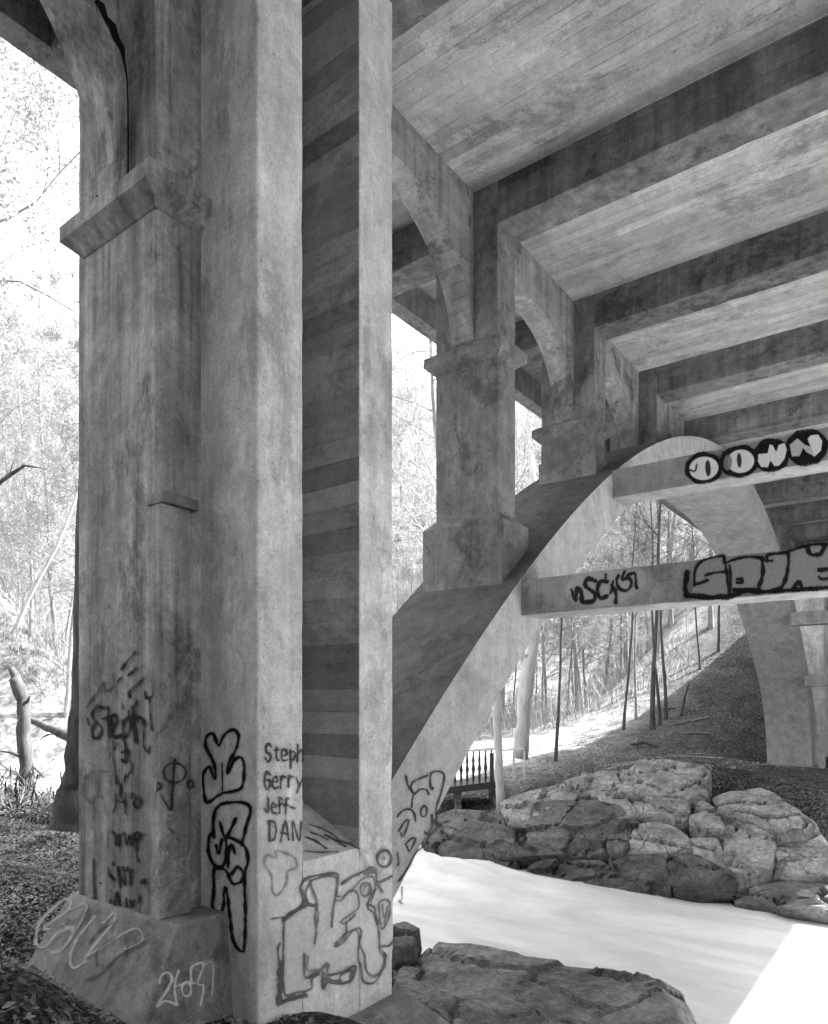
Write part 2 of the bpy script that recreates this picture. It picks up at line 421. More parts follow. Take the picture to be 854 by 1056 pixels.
wme = bpy.data.meshes.new('water'); wme.from_pydata(wvts, [], wfc)
for p in wme.polygons: p.use_smooth = True
tag(link('water', wme, M['water']), kind='structure', label='white foaming river rushing under the bridge')

# ------------------------------------------------------------------ the bridge
VM = 0.63                                     # mirror: the other arcade stands at V' = VM - V
DECK_V0, DECK_V1 = -0.84, 1.415
ZS = 1.354; ZB = 1.243                        # soffit of slab, underside of beams
UC = 3.94
def z_in(u):
    a = 1.12 - 0.183 * (u - UC) ** 2
    return a - 0.045 * math.exp(-((u - UC) / 0.62) ** 2)      # the soffit is a little flatter at the crown
def z_ex(u): return 1.24 - 0.169 * (u - UC) ** 2
bridge = empty('concrete_bridge', (0.7 * S, 0.9 * S, -0.5 * S))
tag(bridge, 'weathered open-spandrel concrete arch bridge crossing the foaming river, covered in graffiti', 'bridge')

bm = bm_new(); add_box(bm, -2.4, 10.2, DECK_V0, DECK_V1, ZS, ZS + 0.09); done(bm, 'deck_slab', M['slab'], bridge)
for v0, v1 in ((DECK_V1 - 0.045, DECK_V1 + 0.01), (DECK_V0 - 0.01, DECK_V0 + 0.045)):
    bm = bm_new(); add_box(bm, -2.4, 10.2, v0, v1, ZB + 0.01, ZS + 0.12); done(bm, 'fascia', M['column'], bridge, 0.01, worn=0.3)
    bm = bm_new(); add_box(bm, -2.4, 10.2, v0 + 0.005, v1 - 0.005, ZS + 0.122, ZS + 0.17); done(bm, 'parapet', M['column'], bridge, 0.01, worn=0)
beamU = [(1.61 + 0.64 * k, 0.105) for k in range(0, 13)] + [(0.90, 0.15), (0.675, 0.105), (-0.10, 0.105), (-0.74, 0.105), (-1.38, 0.105)]
for u, w in beamU:
    bm = bm_new(); add_box(bm, u + 0.0012, u + w, DECK_V0 + 0.046, DECK_V1 - 0.046, ZB, ZS + 0.004); done(bm, 'crossbeam', M['beam'], bridge, 0.012)

def mv(v0, v1, m):
    return (v0, v1) if not m else (VM - v1, VM - v0)
ribs = []
for m in (0, 1):
    v0, v1 = mv(0.85, 1.182, m)
    us = sorted(list(np.linspace(0.78, 6.96, 90)) + [6.40, 6.46, 6.50, 6.53, 6.55, 6.56])
    FU = [6.1, 6.2, 6.30, 6.38, 6.44, 6.485, 6.52, 6.545, 6.56, 6.568]; FZ = [z_in(6.1), 0.18, 0.075, -0.025, -0.115, -0.205, -0.30, -0.40, -0.50, -0.62]
    us = sorted([u for u in us if u < 6.1 or u > 6.57] + FU)
    foot = lambda u: z_in(u) if u < 6.1 else float(np.interp(u, FU, FZ))
    bm = bm_new(); add_strip_solid(bm, us, [foot(u) for u in us], [z_ex(u) for u in us], v0, v1)
    me_rib = done(bm, 'arch_rib', M['rib'], bridge, 0.0, 40)
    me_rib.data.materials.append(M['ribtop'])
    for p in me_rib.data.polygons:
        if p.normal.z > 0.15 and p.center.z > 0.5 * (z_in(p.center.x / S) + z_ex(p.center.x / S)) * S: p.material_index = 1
    ribs.append(me_rib)
# struts between the two ribs
struts = []
for u0, u1, z0, z1 in ((1.595, 1.70, 0.218, 0.307), (2.21, 2.315, 0.653, 0.744), (5.55, 5.655, 0.535, 0.625), (6.18, 6.285, 0.12, 0.21)):
    bm = bm_new(); add_box(bm, u0, u1, VM - 0.852, 0.852, z0, z1); struts.append(done(bm, 'strut', M['strut'], bridge, 0.012))

def profile_block(bm, u0, u1, v0, v1, e, z0, z1, kind):
    """moulded block: kind 'cap' flares below, 'base' tapers above"""
    t = min((z1 - z0) * 0.38, e)
    if kind == 'cap':
        add_frustum(bm, (u0, u1, v0, v1), (u0 - e, u1 + e, v0 - e, v1 + e), z0, z0 + t)
        add_box(bm, u0 - e, u1 + e, v0 - e, v1 + e, z0 + t, z1 - t * 0.6)
        add_frustum(bm, (u0 - e, u1 + e, v0 - e, v1 + e), (u0 - e * 0.2, u1 + e * 0.2, v0 - e * 0.2, v1 + e * 0.2), z1 - t * 0.6, z1)
    else:
        add_box(bm, u0 - e, u1 + e, v0 - e, v1 + e, z0, z1 - t)
        add_frustum(bm, (u0 - e, u1 + e, v0 - e, v1 + e), (u0, u1, v0, v1), z1 - t, z1)
    bmesh.ops.remove_doubles(bm, verts=bm.verts, dist=1e-5)
    # drop the inner double faces
    seen = {}
    for f in list(bm.faces):
        k = tuple(sorted(v.index for v in f.verts)) if False else tuple(sorted((round(v.co.x, 5), round(v.co.y, 5), round(v.co.z, 5)) for v in f.verts))
        seen.setdefault(k, []).append(f)
    for k, fs in seen.items():
        if len(fs) > 1: bmesh.ops.delete(bm, geom=fs, context='FACES_ONLY')

CV0, CV1, CW = 0.926, 1.122, 0.095
for m in (0, 1):
    v0, v1 = mv(CV0, CV1, m)
    for k in range(0, 8):
        u = 1.61 + 0.64 * k; uu = u + CW
        zr = min(z_ex(u), z_ex(uu))
        if k in (3, 4) or zr > 0.97:
            bm = bm_new(); add_box(bm, u, uu, v0, v1, zr - 0.03, ZS + 0.002); done(bm, 'pilaster', M['column'], bridge, 0.012)
            continue
        bm = bm_new(); add_box(bm, u, uu, v0, v1, zr - 0.05, ZS + 0.002)
        c = done(bm, 'column', M['column'], bridge, 0.014)
        bm = bm_new(); profile_block(bm, u, uu, v0, v1, 0.024, 0.895, 0.955, 'cap'); done(bm, 'capital', M['column'], c, 0.006)
        zt = max(z_ex(u), z_ex(uu)) + (0.10 if k != 1 and k != 6 else 0.02)
        bm = bm_new(); profile_block(bm, u, uu, v0, v1, 0.026 if k != 1 else 0.006, zr - 0.06, zt, 'base'); done(bm, 'pedestal', M['column'], c, 0.008)

def arch_bay(u0, u1, zsp, v0, v1, name='spandrel_arch', mat='arcade', rr=None):
    r = (u1 - u0) / 2; cu = (u0 + u1) / 2
    us = [cu - r * math.cos(math.pi * i / 40) for i in range(41)]
    zl = [zsp + (rr or r) * math.sin(math.pi * i / 40) for i in range(41)]
    bm = bm_new(); add_strip_solid(bm, us, zl, [ZS + 0.001] * 41, v0, v1)
    return done(bm, name, M[mat], bridge, 0.0, 35)
for m in (0, 1):
    v0, v1 = mv(1.0, 1.07, m)
    arch_bay(0.99, 1.612, 0.935, v0, v1)
    arch_bay(1.70, 2.252, 0.945, v0, v1)
    arch_bay(2.34, 2.892, 0.945, v0, v1)
    us = list(np.linspace(2.98, 4.81, 20)); bm = bm_new()
    add_strip_solid(bm, us, [z_ex(u) - 0.02 for u in us], [ZS + 0.001] * 20, v0, v1); done(bm, 'spandrel_wall', M['arcade'], bridge)
    for k in (5, 6, 7): arch_bay(1.61 + 0.64 * k + CW - 0.002, 1.61 + 0.64 * (k + 1) + 0.002, 0.945, v0, v1)
    # approach arcade over the bank
    va0, va1 = mv(0.984, 1.045, m)
    arch_bay(-0.082, 0.578, 0.80, va0, va1, 'approach_arch', 'pier')
    arch_bay(-0.84, -0.18, 0.80, va0, va1, 'approach_arch', 'pier')
    bm = bm_new(); add_box(bm, -0.18, -0.082, v0 - 0.07, v1 + 0.05, -0.42, ZS + 0.002); done(bm, 'column', M['column'], bridge, 0.012)
    bm = bm_new(); add_box(bm, -0.94, -0.84, v0 - 0.07, v1 + 0.05, -0.3, ZS + 0.002); done(bm, 'column', M['column'], bridge, 0.012)

# main piers
V0 = 0.786
hosts = {}
for m in (0, 1):
    def q(a, b): return mv(a, b, m)
    # approach pier (carries the capital and the arch that springs towards the camera)
    bm = bm_new(); v0, v1 = q(0.914, 1.131); add_box(bm, 0.603, 0.774, v0, v1, -0.32, ZS + 0.002)
    p1 = done(bm, 'approach_pier', M['pier'], bridge, 0.02)
    bm = bm_new(); add_box(bm, 0.6020, 0.655, *q(0.9025, 0.925), -0.32, 0.300)
    done(bm, 'raised_strip', M['pier'], p1, 0.012)
    bm = bm_new(); add_box(bm, 0.5995, 0.662, *q(0.893, 0.932), 0.286, 0.302); done(bm, 'ledge', M['plinth'], p1, 0.006)
    bm = bm_new(); c0, c1 = q(0.913, 1.112); profile_block(bm, 0.601, 0.70, c0, c1, 0.026, 0.715, 0.775, 'cap'); done(bm, 'capital', M['pier'], p1, 0.01)
    a, b = q(V0, 1.02)
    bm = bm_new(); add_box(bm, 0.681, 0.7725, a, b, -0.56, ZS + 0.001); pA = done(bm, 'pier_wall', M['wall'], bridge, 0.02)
    # striped wall: own material on the -U faces
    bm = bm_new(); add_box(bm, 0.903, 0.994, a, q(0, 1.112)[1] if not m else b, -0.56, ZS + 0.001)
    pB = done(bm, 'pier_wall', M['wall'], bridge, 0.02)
    pB.data.materials.append(M['boards'])
    for f in pB.data.polygons:
        if f.normal.x < -0.9: f.material_index = 1
    if m: 
        bm = bm_new(); w0, w1 = q(1.0, 1.112); add_box(bm, 0.904, 0.993, w0, w1, -0.56, ZS); done(bm, 'pier_wall', M['column'], bridge)
    # wall under the expansion gap with its sloping ledge
    bm = bm_new()
    us_ = (0.7728, 0.9028)
    va_, vb_ = (V0 + 0.0006, 1.0)
    pts = [(va_, -0.56), (vb_, -0.56), (vb_, -0.135), (va_, -0.245)]
    ring = [[bm.verts.new((u, (v if not m else VM - v), z)) for v, z in pts] for u in us_]
    for i in range(4): bm.faces.new((ring[0][i], ring[0][(i + 1) % 4], ring[1][(i + 1) % 4], ring[1][i]))
    bm.faces.new(ring[0]); bm.faces.new(ring[1][::-1])
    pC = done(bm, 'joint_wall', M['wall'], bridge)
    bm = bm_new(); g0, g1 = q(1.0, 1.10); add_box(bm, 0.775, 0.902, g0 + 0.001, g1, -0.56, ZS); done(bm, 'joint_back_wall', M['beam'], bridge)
    # plinths
    bm = bm_new()
    lo = (0.505, 0.80, *q(0.835, 1.21)); hi = (0.600, 0.80, *q(0.852, 1.15)); add_frustum(bm, lo, hi, -0.50, -0.312)
    pp = done(bm, 'plinth', M['plinth'], p1, 0.03)
    f0, f1 = q(0.66, 1.05); h0, h1 = q(V0 - 0.03, 1.05)
    bm = bm_new(); add_frustum(bm, (0.60, 1.10, f0, f1), (0.66, 1.01, h0, h1), -0.62, -0.52); done(bm, 'footing', M['plinth'], pB, 0.02)
    if not m: hosts = dict(pier=p1, A=pA, B=pB, joint=pC, plinth=pp)
# far piers
for m in (0, 1):
    a, b = mv(V0, 1.112, m)
    for u in (6.74, 7.0, 9.4):
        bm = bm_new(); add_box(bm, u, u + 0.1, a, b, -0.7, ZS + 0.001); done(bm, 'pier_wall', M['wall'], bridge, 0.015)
    bm = bm_new(); fa, fb = mv(0.83, 1.205, m); add_box(bm, 6.46, 7.05, fa, fb, -0.85, -0.52); done(bm, 'footing', M['plinth'], bridge, 0.02)
bm = bm_new(); add_box(bm, 6.85, 6.93, VM - V0, V0, 0.72, 0.80); done(bm, 'pier_crossbeam', M['strut'], bridge, 0.01)
bm = bm_new(); add_box(bm, -1.9, -1.7, DECK_V0 + 0.05, DECK_V1 - 0.06, -0.2, ZS - 0.002); done(bm, 'abutment_or_blocker', M['plinth'], bridge)  # unseen wall behind the camera, added to keep light off the pier tops
bm = bm_new(); add_box(bm, 9.6, 10.3, DECK_V0, DECK_V1 - 0.06, -0.2, ZS - 0.002); done(bm, 'abutment_or_blocker', M['wall'], bridge)

# open crack where the approach arch has pulled away from the pier
def ribbon_on(plane, pts, widths, name, mat, parent, off=0.0012):
    p0, n = plane; n = Vector(n); bm = bm_new(); prev = None
    for i, ((x, y), w) in enumerate(zip(pts, widths)):
        j = min(i + 1, len(pts) - 1); k = max(i - 1, 0)
        dx, dy = pts[j][0] - pts[k][0], pts[j][1] - pts[k][1]; l = math.hypot(dx, dy) or 1
        nx, ny = -dy / l * w / 2, dx / l * w / 2
        a = on_plane(x + nx, y + ny, p0, n); b = on_plane(x - nx, y - ny, p0, n)
        a *= (1 - off); b *= (1 - off)
        cur = (bm.verts.new(a), bm.verts.new(b))
        if prev: bm.faces.new((prev[0], prev[1], cur[1], cur[0]))
        prev = cur
    return done(bm, name, mat, parent)
ribbon_on(planeV(0.984), [(99, 0), (105, 6), (109, 18), (116, 27), (120, 40), (126, 50), (128, 62), (131, 80), (132, 110), (132.3, 150), (132, 194)],
          [4, 7, 5, 8, 7, 6, 3, 1.6, 1.4, 1.6, 2], 'crack', M['crack'], hosts['pier'], 0.002)
ribbon_on(planeU(0.603), [(100, 201), (102, 208), (106, 213), (116, 206), (124, 199), (131, 194)], [1.5, 2, 4, 4.5, 4, 2], 'crack', M['crack'], hosts['pier'], 0.045)

# ------------------------------------------------------------------ graffiti
def seg_dist(X, Y, pts):
    D = np.full(X.shape, 1e9)
    for (x0, y0), (x1, y1) in zip(pts[:-1], pts[1:]):
        dx, dy = x1 - x0, y1 - y0; l2 = dx * dx + dy * dy + 1e-9
        t = np.clip(((X - x0) * dx + (Y - y0) * dy) / l2, 0, 1)
        D = np.minimum(D, np.hypot(X - x0 - t * dx, Y - y0 - t * dy))
    return D
def inside(X, Y, pts):
    r = np.zeros(X.shape, bool); n = len(pts)
    for i in range(n):
        x0, y0 = pts[i]; x1, y1 = pts[(i + 1) % n]
        c = ((y0 > Y) != (y1 > Y)) & (X < (x1 - x0) * (Y - y0) / ((y1 - y0) if y1 != y0 else 1e-9) + x0)
        r ^= c
    return r
def smoothpts(pts, n=4):
    if len(pts) < 3: return pts
    P = [Vector((a, b)) for a, b in pts]; closed = (P[0] - P[-1]).length < 0.5
    out = []
    for i in range(len(P) - 1):
        p0 = P[i - 1] if i > 0 else (P[-2] if closed else P[0]); p1 = P[i]; p2 = P[i + 1]
        p3 = P[i + 2] if i + 2 < len(P) else (P[1] if closed else P[-1])
        for k in range(n):
            t = k / n
            out.append(tuple(0.5 * ((2 * p1) + (-p0 + p2) * t + (2 * p0 - 5 * p1 + 4 * p2 - p3) * t * t + (-p0 + 3 * p1 - 3 * p2 + p3) * t ** 3)))
    out.append(tuple(P[-1])); return out
def Z(o, s, pts): return [(o[0] + x / s, o[1] + y / s) for x, y in pts]
def ell(cx, cy, rx, ry, rot=0, n=26):
    return [(cx + rx * math.cos(t) * math.cos(rot) - ry * math.sin(t) * math.sin(rot), cy + rx * math.cos(t) * math.sin(rot) + ry * math.sin(t) * math.cos(rot))
            for t in [2 * math.pi * i / n for i in range(n + 1)]]
def graffiti(plane, layers, host, cell=0.5, off=0.0008, clip=None, label=None):
    """layers: ('fill', pts, tone, cover, soft) / ('line', pts, width, tone, cover, soft), pixel units on the wall plane"""
    allp = [p for l in layers for p in l[1]]
    pad = 7
    x0 = min(p[0] for p in allp) - pad; x1 = max(p[0] for p in allp) + pad
    y0 = min(p[1] for p in allp) - pad; y1 = max(p[1] for p in allp) + pad
    if clip: x0 = max(x0, clip[0]); x1 = min(x1, clip[1])
    if clip and len(clip) > 2: y0 = max(y0, clip[2]); y1 = min(y1, clip[3])
    nx = int((x1 - x0) / cell) + 2; ny = int((y1 - y0) / cell) + 2
    xs = np.linspace(x0, x1, nx); ys = np.linspace(y0, y1, ny)
    X, Y = np.meshgrid(xs, ys)
    T = np.full(X.shape, 0.1); A = np.zeros(X.shape)
    W = 0.45 * np.sin(X * 0.31 + 1.7 * np.sin(Y * 0.23)) + 0.3 * np.sin(Y * 0.47 + 2 * np.sin(X * 0.19)) + 0.2 * np.sin(X * 1.3 + Y * 0.9)
    for l in layers:
        if l[0] == 'fill':
            _, pts, tone, cov, soft = l
            ins = inside(X, Y, pts); d = seg_dist(X, Y, pts + [pts[0]]); sd = np.where(ins, d, -d)
            a = np.clip(0.5 + sd / max(soft, 0.3), 0, 1) * cov
        else:
            _, pts, w, tone, cov, soft = l
            d = seg_dist(X, Y, pts) + W * min(1.0, w * 0.22); a = np.clip((w / 2 + soft / 2 - d) / max(soft, 0.3), 0, 1) * cov
            a = np.maximum(a, 0.22 * cov * np.clip(1 - (d - w / 2) / 3.2, 0, 1) ** 2)
        na = a + A * (1 - a)
        T = np.where(na > 1e-4, (tone * a + T * A * (1 - a)) / np.maximum(na, 1e-4), T); A = na
    used = A > 0.004
    keepq = used[:-1, :-1] | used[1:, :-1] | used[:-1, 1:] | used[1:, 1:]
    vid = -np.ones(X.shape, int); p0, n = plane; n = Vector(n)
    verts, faces, cols = [], [], []
    def vi(i, j):
        if vid[i, j] < 0:
            vid[i, j] = len(verts); p = on_plane(X[i, j], Y[i, j], p0, n) * (1 - off) * S
            verts.append(tuple(p)); cols.append((float(T[i, j]), float(A[i, j]), 0, 1))
        return vid[i, j]
    for i, j in np.argwhere(keepq):
        faces.append((vi(i, j), vi(i + 1, j), vi(i + 1, j + 1), vi(i, j + 1)))
    me = bpy.data.meshes.new('graffiti'); me.from_pydata(verts, [], faces)
    ca = me.color_attributes.new('paint', 'FLOAT_COLOR', 'POINT'); ca.data.foreach_set('color', [c for t in cols for c in t])
    o = link('graffiti', me, M['paint'], host)
    if label: o['label'] = label
    return o
def line(pts, w=3, tone=0.015, cov=0.97, soft=1.2, smooth=True): return ('line', smoothpts(pts) if smooth else pts, w, tone, cov, soft)
def fill(pts, tone=0.6, cov=0.9, soft=1.0): return ('fill', smoothpts(pts), tone, cov, soft)

FONT = {
 'S': [[(.9, .15), (.5, 0), (.1, .2), (.3, .45), (.75, .55), (.9, .8), (.5, 1), (.05, .85)]],
 't': [[(.5, .05), (.5, .85), (.75, 1)], [(.15, .35), (.85, .35)]],
 'e': [[(.15, .65), (.85, .6), (.7, .35), (.3, .35), (.1, .65), (.3, .98), (.85, .9)]],
 'p': [[(.2, .35), (.2, 1.35)], [(.2, .5), (.6, .35), (.9, .6), (.6, .95), (.2, .85)]],
 'h': [[(.15, 0), (.15, 1)], [(.15, .55), (.5, .35), (.8, .55), (.85, 1)]],
 'G': [[(.85, .15), (.4, 0), (.08, .5), (.35, 1), (.85, .85), (.85, .5), (.5, .5)]],
 'r': [[(.2, .35), (.2, 1)], [(.2, .55), (.5, .35), (.85, .4)]],
 'y': [[(.1, .35), (.45, .8)], [(.9, .3), (.2, 1.4)]],
 'J': [[(.7, 0), (.7, .8), (.4, 1), (.05, .75)]],
 'f': [[(.85, .1), (.5, 0), (.4, .3), (.4, 1)], [(.1, .42), (.8, .42)]],
 '-': [[(.1, .6), (.8, .58)]],
 'D': [[(.15, 0), (.15, 1)], [(.15, 0), (.7, .1), (.95, .5), (.7, .9), (.1, 1)]],
 'A': [[(.05, 1), (.5, 0), (.95, 1)], [(.2, .65), (.8, .62)]],
 'N': [[(.1, 1), (.12, 0), (.85, 1), (.9, 0)]],
 'T': [[(.05, .1), (.95, 0)], [(.5, .05), (.5, 1)]],
 'L': [[(.15, 0), (.15, 1), (.8, .95)]], 'H': [[(.15, 0), (.15, 1)], [(.85, 0), (.85, 1)], [(.15, .5), (.85, .48)]],
 'w': [[(.05, .4), (.25, 1), (.5, .5), (.75, 1), (.95, .35)]], 'u': [[(.1, .35), (.15, .9), (.6, .95), (.85, .4), (.9, 1)]],
 'o': [[(.5, .4), (.15, .65), (.4, 1), (.85, .75), (.5, .4)]], 'i': [[(.5, .4), (.5, 1)]], '!': [[(.5, 0), (.5, .6)], [(.5, .85), (.5, 1)]],
}
def text(s, x0, y0, x1, h, w=1.8, tone=0.05, slope=0.0, cov=0.85, soft=1.2, adv=None):
    out = []; n = len(s); cw = (x1 - x0) / n
    for i, ch in enumerate(s):
        for st in FONT.get(ch, []):
            pts = [(x0 + cw * (i + 0.08 + 0.84 * a + RNG.uniform(-.07, .07)), y0 + slope * (x0 + cw * (i + a) - x0) + h * (b + RNG.uniform(-.07, .07))) for a, b in st]
            out.append(line(pts, w, tone, cov, soft))
    return out

# names on the bright wall face
g = text('Steph', 273, 768, 314, 17, 2.2, 0.06, 0.0) + text('Gerr', 272, 796, 304, 17, 2.1, 0.07, -0.05) + text('y', 304, 798, 313, 14, 2.0, 0.1) \
    + text('Jeff-', 273, 823, 305, 16, 2.0, 0.08) + text('DAN', 275, 847, 312, 20, 2.1, 0.09, -0.02)
graffiti(planeV(V0), g, hosts['A'], 0.4, clip=(266.5, 313.2), label='Steph, Gerry, Jeff and DAN sprayed in dark paint')
o_, s_ = (190, 740), 4.22
fl_ = [line(Z(o_, s_, p), 2.6, 0.30, 0.55, 2.0) for p in ([(380, 690), (350, 640), (360, 600), (400, 610), (400, 580), (440, 590), (480, 610), (490, 650), (450, 670), (445, 720), (410, 770), (385, 760), (380, 690)],)]
graffiti(planeV(V0), fl_, hosts['A'], 0.5, off=0.0009, clip=(266.5, 313))
# black outline letters on the dark side of the wall
A1 = [(135, 265), (130, 200), (95, 130), (97, 85), (125, 70), (150, 122), (175, 75), (215, 52), (237, 80), (225, 140), (195, 195), (190, 240), (215, 187), (248, 172), (261, 210), (255, 290), (235, 315), (165, 330), (100, 370), (86, 320), (82, 250), (108, 214), (135, 265)]
g = [line(Z(o_, s_, A1), 3.4), line(Z(o_, s_, [(166, 200), (166, 318)]), 1.6)]
for p in ([(130, 520), (128, 430), (150, 385), (200, 370), (262, 372), (288, 400), (270, 470), (250, 555)],
          [(155, 455), (180, 520), (225, 440)], [(180, 520), (185, 600), (160, 655), (130, 640), (107, 590), (108, 520), (130, 500)],
          [(180, 520), (215, 530), (262, 560), (278, 620), (262, 690), (266, 850), (262, 990), (250, 1018), (215, 975), (200, 880), (190, 790), (176, 740), (166, 840), (125, 830), (130, 740), (132, 655), (180, 665), (210, 720), (245, 715), (258, 680), (232, 650), (208, 680)],
          [(190, 650), (192, 590), (205, 555), (220, 590)], [(165, 530), (150, 590), (140, 560)]):
    g.append(line(Z(o_, s_, p), 3.5))
graffiti(planeU(0.681), g, hosts['A'], 0.5, clip=(208, 264.2), label='tall black outline letters')
# marks on the near face of the pier
o_, s_ = (80, 670), 6.6
g = []
for p, w in (([(58, 395), (120, 310), (180, 225)], 1.5), ([(180, 225), (195, 285), (245, 235), (242, 170)], 0.9), ([(275, 215), (298, 190)], 2.0), ([(300, 130), (320, 100)], 4.2), ([(305, 120), (345, 70), (392, 15)], 1.6),
             ([(345, 175), (400, 125)], 2.4), ([(355, 280), (400, 240), (448, 195)], 1.7), ([(350, 290), (355, 320)], 2.8),
             ([(180, 400), (140, 385), (100, 430), (120, 490), (165, 530), (150, 590), (110, 600), (100, 540), (130, 490)], 2.8), ([(205, 390), (210, 480), (215, 590)], 2.8), ([(170, 470), (240, 455)], 2.6),
             ([(215, 520), (265, 500), (260, 450), (225, 460), (220, 540), (250, 590), (300, 580)], 3.4), ([(310, 480), (315, 600), (330, 690), (315, 760)], 3.0), ([(310, 500), (345, 460), (365, 520), (330, 590)], 3.0),
             ([(375, 390), (385, 500), (395, 620)], 3.6), ([(370, 520), (410, 460), (440, 470), (445, 500)], 3.4), ([(455, 480), (450, 600), (455, 670), (480, 695), (492, 660)], 2.0), ([(305, 365), (308, 400)], 1.8), ([(398, 345), (395, 380)], 2.6),
             ([(460, 290), (468, 330)], 2.6), ([(470, 325), (505, 320), (518, 285)], 1.8), ([(490, 330), (495, 430), (505, 545)], 1.8), ([(68, 470), (75, 510)], 1.8), ([(350, 420), (355, 470), (380, 440)], 2.8), ([(230, 500), (235, 540)], 4.5),
             ([(245, 630), (250, 680), (275, 640)], 1.7), ([(300, 700), (345, 690), (330, 760), (300, 750)], 2.6), ([(245, 740), (262, 850), (268, 910)], 1.1), ([(362, 760), (365, 820), (325, 880), (322, 900)], 1.6), ([(297, 915), (295, 1000)], 2.4)):
    g.append(line(Z(o_, s_, p), w, 0.02, 0.88, 1.5))
for p in ([(200, 830), (130, 825), (70, 850), (40, 930), (50, 1000), (95, 1050)], [(120, 840), (125, 950), (130, 1000)], [(145, 880), (150, 960)]):
    g.append(line(Z(o_, s_, p), 1.7, 0.12, 0.5, 1.8))
o_, s_ = (80, 800), 7.28
for p, w in (([(290, 0), (292, 60)], 2.2), ([(360, 0), (350, 45)], 2.0), ([(327, 75), (325, 160)], 2.6), ([(285, 140), (288, 210), (270, 270)], 1.8), ([(290, 190), (350, 190), (360, 130)], 1.4), ([(355, 190), (358, 280)], 2.4), ([(412, 130), (405, 165)], 2.0),
             (ell(452, 198, 22, 32, 0.2), 3.0), ([(420, 210), (440, 235)], 3.0), ([(260, 420), (285, 450), (285, 520)], 2.4), ([(310, 440), (312, 525)], 2.8), ([(312, 460), (345, 430)], 1.8), ([(355, 435), (370, 520), (388, 450), (405, 520), (420, 440)], 2.6),
             ([(425, 480), (440, 430), (470, 430), (460, 475), (430, 480)], 2.8), ([(460, 450), (510, 440)], 1.4), ([(450, 480), (442, 560), (455, 640)], 2.2), ([(120, 630), (120, 780), (130, 925)], 1.7), ([(100, 920), (135, 915)], 1.2),
             ([(170, 805), (176, 808)], 2.6), ([(235, 690), (238, 740), (275, 780), (250, 740)], 2.0), ([(265, 650), (268, 670)], 2.0), ([(305, 690), (310, 760), (320, 830)], 2.8), ([(310, 720), (355, 820), (345, 690)], 2.4), ([(375, 690), (372, 715)], 2.8), ([(365, 710), (415, 705)], 1.6), ([(395, 720), (400, 810)], 2.6),
             ([(475, 800), (500, 795)], 4.4), ([(245, 930), (248, 950)], 2.0), ([(280, 970), (297, 880), (320, 970)], 2.6), ([(285, 945), (315, 945)], 2.2), ([(365, 920), (372, 990), (400, 990)], 2.8), ([(400, 940), (415, 985), (425, 940)], 2.4), ([(465, 905), (460, 950)], 2.2), ([(505, 1020), (515, 1030)], 2.6)):
    g.append(line(Z(o_, s_, p), w, 0.02, 0.88, 1.4))
for p in ([(60, 0), (48, 80), (60, 160), (100, 190), (125, 230), (105, 400)], [(100, 180), (160, 150), (200, 190), (215, 290)], [(130, 430), (138, 520)], [(225, 410), (228, 540)], [(180, 430), (175, 480)], [(120, 200), (130, 150)]):
    g.append(line(Z(o_, s_, p), 1.8, 0.12, 0.45, 2.0))
graffiti(planeU(0.6015), g, hosts['pier'], 0.4, clip=(84, 159, 650, 936), label='smeared dark names sprayed over each other')
o_, s_ = (70, 660), 3.52
g = []
for p, w in (([(388, 435), (382, 520), (375, 615)], 2.4), ([(340, 565), (372, 615), (385, 580)], 1.5), (ell(388, 482, 40, 36), 2.0), ([(370, 685), (385, 700)], 1.5)):
    g.append(line(Z(o_, s_, p), w, 0.04, 0.85, 1.3))
for c in ((328, 530), (446, 523)): g.append(line(Z(o_, s_, ell(*c, 9, 12)), 3.4, 0.04, 0.85, 1.6))
for p in ([(355, 810), (375, 730), (400, 735), (395, 770)], [(400, 800), (430, 830), (440, 780), (455, 740)], [(360, 780), (385, 800), (400, 860)]):
    g.append(line(Z(o_, s_, p), 1.6, 0.5, 0.5, 1.6))
graffiti(planeV(0.9025), g, hosts['pier'], 0.5, clip=(161.5, 206, 650, 936), label='dark upright arrow through a circle with two dots')
